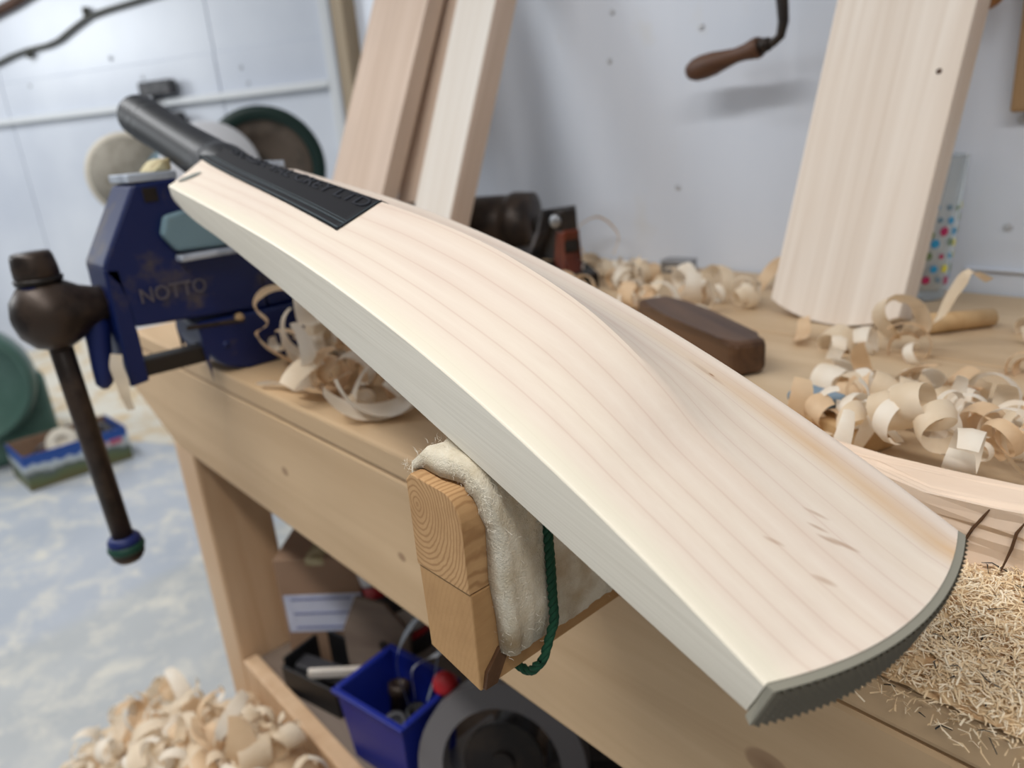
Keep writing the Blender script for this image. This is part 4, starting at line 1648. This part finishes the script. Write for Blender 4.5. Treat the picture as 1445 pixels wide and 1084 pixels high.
box(bm, (-0.06, -0.012, 0), (0.06, 0.012, 0.006), 0.002)
o = obj('metal_offcut', bm, 'steel')
o.location = (-2.69, 0.262, 0.085)
o.rotation_euler = (0, math.radians(-38), math.radians(40))
tag(o, 'bright metal strip sticking out of the printed carton', 'metal strip')

# sawdust drifts on the floor along the far wall
vs, fs = [], []
nx, ny = 60, 16
for i in range(nx + 1):
    for j in range(ny + 1):
        a, b = i / nx * 2.6 - 0.5, j / ny
        h = 0.15 * (1 - b) ** 1.6 * (0.7 + 0.3 * math.sin(a * 5)) + (0.012 * random.random())
        p = WM @ Vector((a, -0.002 - b * 0.75, max(0.001, h * (1 - b))))
        if b == 1:
            p.z = 0.0005
        vs.append(p)
for i in range(nx):
    for j in range(ny):
        a = i * (ny + 1) + j
        fs.append((a, a + ny + 1, a + ny + 2, a + 1))
o = pydata('sawdust_drift', vs, fs, speckle('drift_sawdust', (222, 216, 202), (214, 192, 158), 9, rough=0.9), None, True)
tag(o, 'drift of pale sawdust on the floor along the far wall', 'sawdust', None, 'stuff')

# ------------------------------------------------------------------ floor pile of shavings
pc = Vector((-0.70, 0.20))


def pile_h(x, y):
    d = math.hypot((x - pc.x) / 0.62, (y - pc.y) / 0.36)
    return max(0.0, 0.36 * (1 - d))


vs, fs = [], []
nr, na = 12, 36
for i in range(nr + 1):
    for k in range(na):
        a = 2 * math.pi * k / na
        x, y = pc.x + 0.62 * i / nr * math.cos(a), pc.y + 0.36 * i / nr * math.sin(a)
        if y > 0.24:
            y = 0.24
        vs.append(Vector((x, y, 0.001 + max(0, pile_h(x, y) - 0.035))))
for i in range(nr):
    for k in range(na):
        a, b = i * na + k, i * na + (k + 1) % na
        fs.append((a, a + na, b + na, b))
o = pydata('shaving_mound', vs, fs, 'shave_b', None, True)
tag(o, 'packed mound of fine shavings on the floor under the loose curls', 'shavings', None, 'stuff')
rn = random.Random(77)
cnt = 0
while cnt < 95:
    x, y = rn.uniform(-1.33, -0.60), rn.uniform(-0.04, 0.225)
    h = pile_h(x, y)
    if h <= 0.01:
        continue
    me = rn.choice(sh_meshes) if rn.random() < 0.75 else rn.choice(flat_meshes)
    place_shaving(me, (x, y, h + rn.uniform(0.0, 0.03)), (rn.uniform(0, 6.28), rn.uniform(-0.8, 0.8), rn.uniform(0, 6.28)), rn.uniform(0.9, 1.5), 'curled shaving in the pile on the floor before the bench leg', 'shavings piled on the floor')
    cnt += 1
# the rest of the pile, packed underneath the loose curls
vs, fs = [], []
for _ in range(600):
    x, y = rn.uniform(-1.33, -0.42), rn.uniform(-0.12, 0.225)
    h = pile_h(x, y)
    if h <= 0.004:
        continue
    me = rn.choice(sh_meshes)
    mtx = Matrix.Translation((x, y, max(0.012, h - rn.uniform(0.0, 0.03)))) @ Matrix.Rotation(rn.uniform(0, 6.28), 4, 'Z') @ Matrix.Rotation(rn.uniform(0, 6.28), 4, 'X') @ Matrix.Scale(rn.uniform(0.7, 1.3), 4)
    b0 = len(vs)
    vs += [mtx @ v.co for v in me.vertices]
    fs += [tuple(b0 + i for i in p.vertices) for p in me.polygons]
o = pydata('packed_curls', vs, fs, 'shave_a', o, True)
o['kind'] = 'stuff'
for (x, y) in ((-1.16, 0.235), (-1.12, 0.245), (-1.14, 0.25)):
    place_shaving(rn.choice(sh_meshes), (x, y + 0.02, 0.02), (rn.uniform(0, 6), 0.2, rn.uniform(0, 6)), 1.1, 'small loose curl on the floor beside the bench leg', 'loose curls beside the leg')
# flat flakes on the painted floor
bm = bmesh.new()
box(bm, (-0.03, -0.012, 0), (0.03, 0.012, 0.002), 0.0005)
flake = bpy.data.meshes.new('wood_chip')
bm.to_mesh(flake)
bm.free()
flake.materials.append(M['shave_b'])

# ------------------------------------------------------------------ shelf clutter
SH = 0.288
cb = thing('cardboard_box', 'closed brown cardboard box with paper label on the shelf beside the leg', 'box', (-0.845, 0.37, SH), math.radians(45))
bm = bmesh.new()
box(bm, (-0.055, -0.05, 0), (0.055, 0.05, 0.165), 0.002)
obj('carton_body', bm, 'cardboard', cb)
bm = bmesh.new()
box(bm, (-0.05, -0.0508, 0.055), (0.054, -0.0502, 0.112), 0.0002)
lb = obj('paper_label', bm, 'paper_label', cb)
for z in (0.0605, 0.082, 0.104):
    bm = bmesh.new()
    box(bm, (-0.04, -0.0513, z), (0.04, -0.0508, z + 0.003), 0.0)
    obj('print_line', bm, 'ink_blue', lb)
bm = bmesh.new()
box(bm, (-0.012, -0.0505, 0.155), (0.012, 0.05, 0.1656), 0.0003)
obj('packing_tape', bm, 'leather', cb)

bb = thing('blue_storage_bin', 'blue plastic storage bin full of small parts on the shelf', 'storage bin', (-0.612, 0.318, SH))
bw, bd, bh = 0.052, 0.042, 0.095
wl_ = 0.0035


def tap(lo, hi, nm, mat='blue_bin', par=None):
    bm = bmesh.new()
    vs_ = box(bm, lo, hi, 0.0008)
    for v in vs_:
        k = 0.86 + 0.14 * v.co.z / bh
        v.co.x *= k
        v.co.y *= k
    return obj(nm, bm, mat, par or bb)


tap((-bw, -bd, 0), (bw, -bd + wl_, bh), 'bin_wall')
tap((-bw, bd - wl_, 0), (bw, bd, bh), 'bin_wall')
tap((-bw, -bd + wl_, 0), (-bw + wl_, bd - wl_, bh), 'bin_wall')
tap((bw - wl_, -bd + wl_, 0), (bw, bd - wl_, bh), 'bin_wall')
tap((-bw + wl_, -bd + wl_, 0), (bw - wl_, bd - wl_, 0.004), 'bin_floor')
for (a, b) in (((-bw - 0.004, -bd - 0.004), (bw + 0.004, -bd + 0.003)), ((-bw - 0.004, bd - 0.003), (bw + 0.004, bd + 0.004)), ((-bw - 0.004, -bd + 0.003), (-bw + 0.003, bd - 0.003)), ((bw - 0.003, -bd + 0.003), (bw + 0.004, bd - 0.003))):
    boxobj('bin_rim', (a[0], a[1], bh - 0.004), (b[0], b[1], bh + 0.001), 'blue_bin', bb, 0.001)
bb.rotation_euler = (0, 0, math.radians(10))
for i, (dx, dy, r, h, mt_, tilt, lab) in enumerate(((0.006, 0.0, 0.012, 0.05, 'dark_grey', 0.35, 'dark grey pipe fitting lying in the blue bin'), (-0.024, 0.010, 0.011, 0.05, 'iron', -0.2, 'brown iron bush standing in the blue bin'), (0.026, 0.012, 0.010, 0.06, 'black', 0.15, 'black plug standing at the right of the blue bin'))):
    bm = bmesh.new()
    lathe(bm, [(r * 0.6, 0.002), (r, 0.0), (r, h * 0.75), (r * 1.15, h * 0.77), (r * 1.15, h), (r * 0.7, h), (r * 0.7, h * 0.9)], Matrix.Identity(4), 24)
    o = obj('pipe_fitting' if i == 0 else ('iron_bush' if i == 1 else 'plug'), bm, mt_, None, True)
    o.location = (-0.612 + dx, 0.318 + dy, SH + 0.018)
    o.rotation_euler = (tilt, tilt * 0.6, 0)
    tag(o, lab, 'fitting')


def strap(name, pts, wdt, mat, label):
    o = ribbon(name, pts, wdt, mat, label, None, 0.3)
    o['category'] = 'strap'


strap('white_strap', [(-0.612, 0.33, 0.345), (-0.63, 0.332, 0.385), (-0.625, 0.34, 0.42), (-0.60, 0.352, 0.455), (-0.575, 0.358, 0.45), (-0.578, 0.35, 0.40), (-0.59, 0.342, 0.36)], 0.016, 'cloudy', 'looped translucent plastic strap rising out of the blue bin')
strap('white_strap', [(-0.60, 0.322, 0.335), (-0.592, 0.327, 0.37), (-0.598, 0.333, 0.40), (-0.58, 0.345, 0.42), (-0.565, 0.35, 0.43)], 0.013, 'white_plastic', 'narrow white strap looped behind the blue bin')

bt = thing('black_tray', 'black plastic tray of offcuts on the shelf left of the blue bin', 'tray', (-0.770, 0.312, SH), math.radians(14))
for lo, hi in (((-0.05, -0.035, 0), (0.05, -0.031, 0.04)), ((-0.05, 0.031, 0), (0.05, 0.035, 0.055)), ((-0.05, -0.031, 0), (-0.046, 0.031, 0.05)), ((0.046, -0.031, 0), (0.05, 0.031, 0.04))):
    boxobj('tray_wall', lo, hi, 'black', bt, 0.001)
boxobj('tray_floor', (-0.046, -0.031, 0), (0.046, 0.031, 0.004), 'black', bt, 0.0005)
for i, (dx, dy, a, mt_, lab) in enumerate(((-0.012, -0.004, 0.5, 'dark_grey', 'dark grey offcut lying in the black tray'), (0.02, 0.0, 1.0, 'plank_white', 'pale wooden stick lying across the black tray'))):
    bm = bmesh.new()
    box(bm, (-0.036, -0.004 - 0.008 * (1 - i), 0), (0.036, 0.004 + 0.008 * (1 - i), 0.012), 0.002)
    o = obj('offcut_stick', bm, mt_)
    o.location = (-0.770 + dx, 0.312 + dy, SH + 0.018 + 0.012 * i)
    o.rotation_euler = (0, 0.15, a)
    tag(o, lab, 'offcut')

pp_ = thing('plywood_panel', 'grey-brown plywood panel with a hole leaning behind the black tray', 'panel', (-0.712, 0.352, SH), math.radians(28))
bm = bmesh.new()
prism(bm, [(-0.045, 0.0), (0.04, 0.0), (0.05, 0.10), (0.02, 0.135), (-0.02, 0.14), (-0.045, 0.09)], 1, 0.0, 0.006, 0.001)
obj('panel_sheet', bm, 'ply', pp_)
bm = bmesh.new()
lathe(bm, [(0.007, 0), (0.007, 0.001), (0.002, 0.0012)], frame((0.012, -0.0002, 0.075), (0.012, -0.1, 0.075)), 16)
obj('hole', bm, 'black', pp_)

tb_ = thing('spray_can', 'dark spray can with red and white bands tilted on the shelf', 'spray can', (-0.735, 0.405, SH), 0)
mt = frame((0.02, 0.0, 0.035), (-0.06, -0.005, 0.22))
bm = bmesh.new()
lathe(bm, [(0.03, 0.0), (0.032, 0.003), (0.032, 0.15), (0.026, 0.162), (0.014, 0.168), (0.012, 0.185)], mt, 28)
obj('can_body', bm, 'dark_grey', tb_, True)
for z0, z1, mname in ((0.02, 0.028, 'red'), (0.03, 0.06, 'white_plastic'), (0.085, 0.10, 'red'), (0.102, 0.128, 'white_plastic'), (0.13, 0.138, 'red')):
    bm = bmesh.new()
    lathe(bm, [(0.0322, z0), (0.0326, z0 + 0.001), (0.0326, z1 - 0.001), (0.0322, z1)], mt, 28)
    obj('printed_band', bm, mname, tb_, True)

# grey circular saw and white tube further right
cs = thing('circular_saw', 'grey portable circular saw with curved guard on the shelf right of the blue bin', 'circular saw', (-0.49, 0.36, SH))
gm_ = frame((0.005, 0.0, 0.045), (0.40, -0.5, 0.24))
bm = bmesh.new()
vs_, n = [], 26
for rr, zz in ((0.088, -0.012), (0.088, 0.014), (0.062, 0.014), (0.062, -0.012)):
    vs_.append([bm.verts.new(gm_ @ Vector((rr * math.cos(math.radians(-20 + 220 * k / n)), rr * math.sin(math.radians(-20 + 220 * k / n)), zz))) for k in range(n + 1)])
for q in range(4):
    a, b = vs_[q], vs_[(q + 1) % 4]
    for k in range(n):
        bm.faces.new((a[k], a[k + 1], b[k + 1], b[k]))
bm.faces.new([vs_[q][0] for q in range(4)])
bm.faces.new([vs_[q][n] for q in range(4)][::-1])
obj('blade_guard', bm, newmat('grey_guard', (112, 110, 112), 0.5), cs, False)
bm = bmesh.new()
lathe(bm, [(0.042, -0.002), (0.042, 0.002), (0.012, 0.003), (0.012, 0.008)], gm_, 40)
obj('saw_blade', bm, 'iron_black', cs)
bm = bmesh.new()
lathe(bm, [(0.022, -0.09), (0.026, -0.08), (0.026, -0.02), (0.02, -0.013)], gm_, 28)
obj('motor_housing', bm, 'dark_grey', cs, True)
boxobj('base_plate', (-0.09, -0.05, 0.0), (0.11, 0.06, 0.005), 'steel', cs, 0.001)
pt = thing('power_tool', 'grey power tool with red buttons and black slot behind the circular saw', 'power tool', (-0.40, 0.455, SH), math.radians(42))
boxobj('tool_case', (-0.085, -0.035, 0.0), (0.085, 0.035, 0.036), 'dark_grey', pt, 0.006)
boxobj('slot', (-0.045, -0.012, 0.0355), (0.03, -0.002, 0.0372), 'black', pt, 0.0006)
for x, y in ((-0.055, -0.024), (0.0, -0.026), (0.04, 0.004)):
    bm = bmesh.new()
    lathe(bm, [(0.007, 0), (0.007, 0.002), (0.003, 0.003)], Matrix.Translation((x, y, 0.0361)), 14)
    obj('red_button', bm, 'red', pt, True)
bm = bmesh.new()
rod(bm, (-0.525, 0.408, 0.362), (-0.43, 0.452, 0.355), 0.008, None, 18)
rod(bm, (-0.534, 0.404, 0.3626), (-0.525, 0.408, 0.362), 0.0100, None, 18)
o = obj('white_tube', bm, 'white_plastic', None, True)
tag(o, 'short white plastic tube lying behind the circular saw under the bench', 'tube')
bm = bmesh.new()
lathe(bm, [(0.011, 0), (0.0125, 0.003), (0.0125, 0.016), (0.009, 0.019)], Matrix.Identity(4), 22)
o = obj('red_cap', bm, 'red', None, True)
o.location = (-0.560, 0.352, 0.392)
o.rotation_euler = (0.6, 0.5, 0)
tag(o, 'bright red cap on top of the parts in the blue bin', 'cap')
boxobj_ = thing('blue_clip', 'small bright blue plastic clip on the shelf before the grey saw', 'clip', (-0.475, 0.285, SH), 0.4)
boxobj('clip_body', (-0.016, -0.008, 0), (0.016, 0.008, 0.02), newmat('bright_blue', (50, 110, 200), 0.4), boxobj_, 0.005)
boxobj('clip_tongue', (0.014, -0.004, 0.004), (0.026, 0.004, 0.01), M['dark_grey'], boxobj_, 0.002)
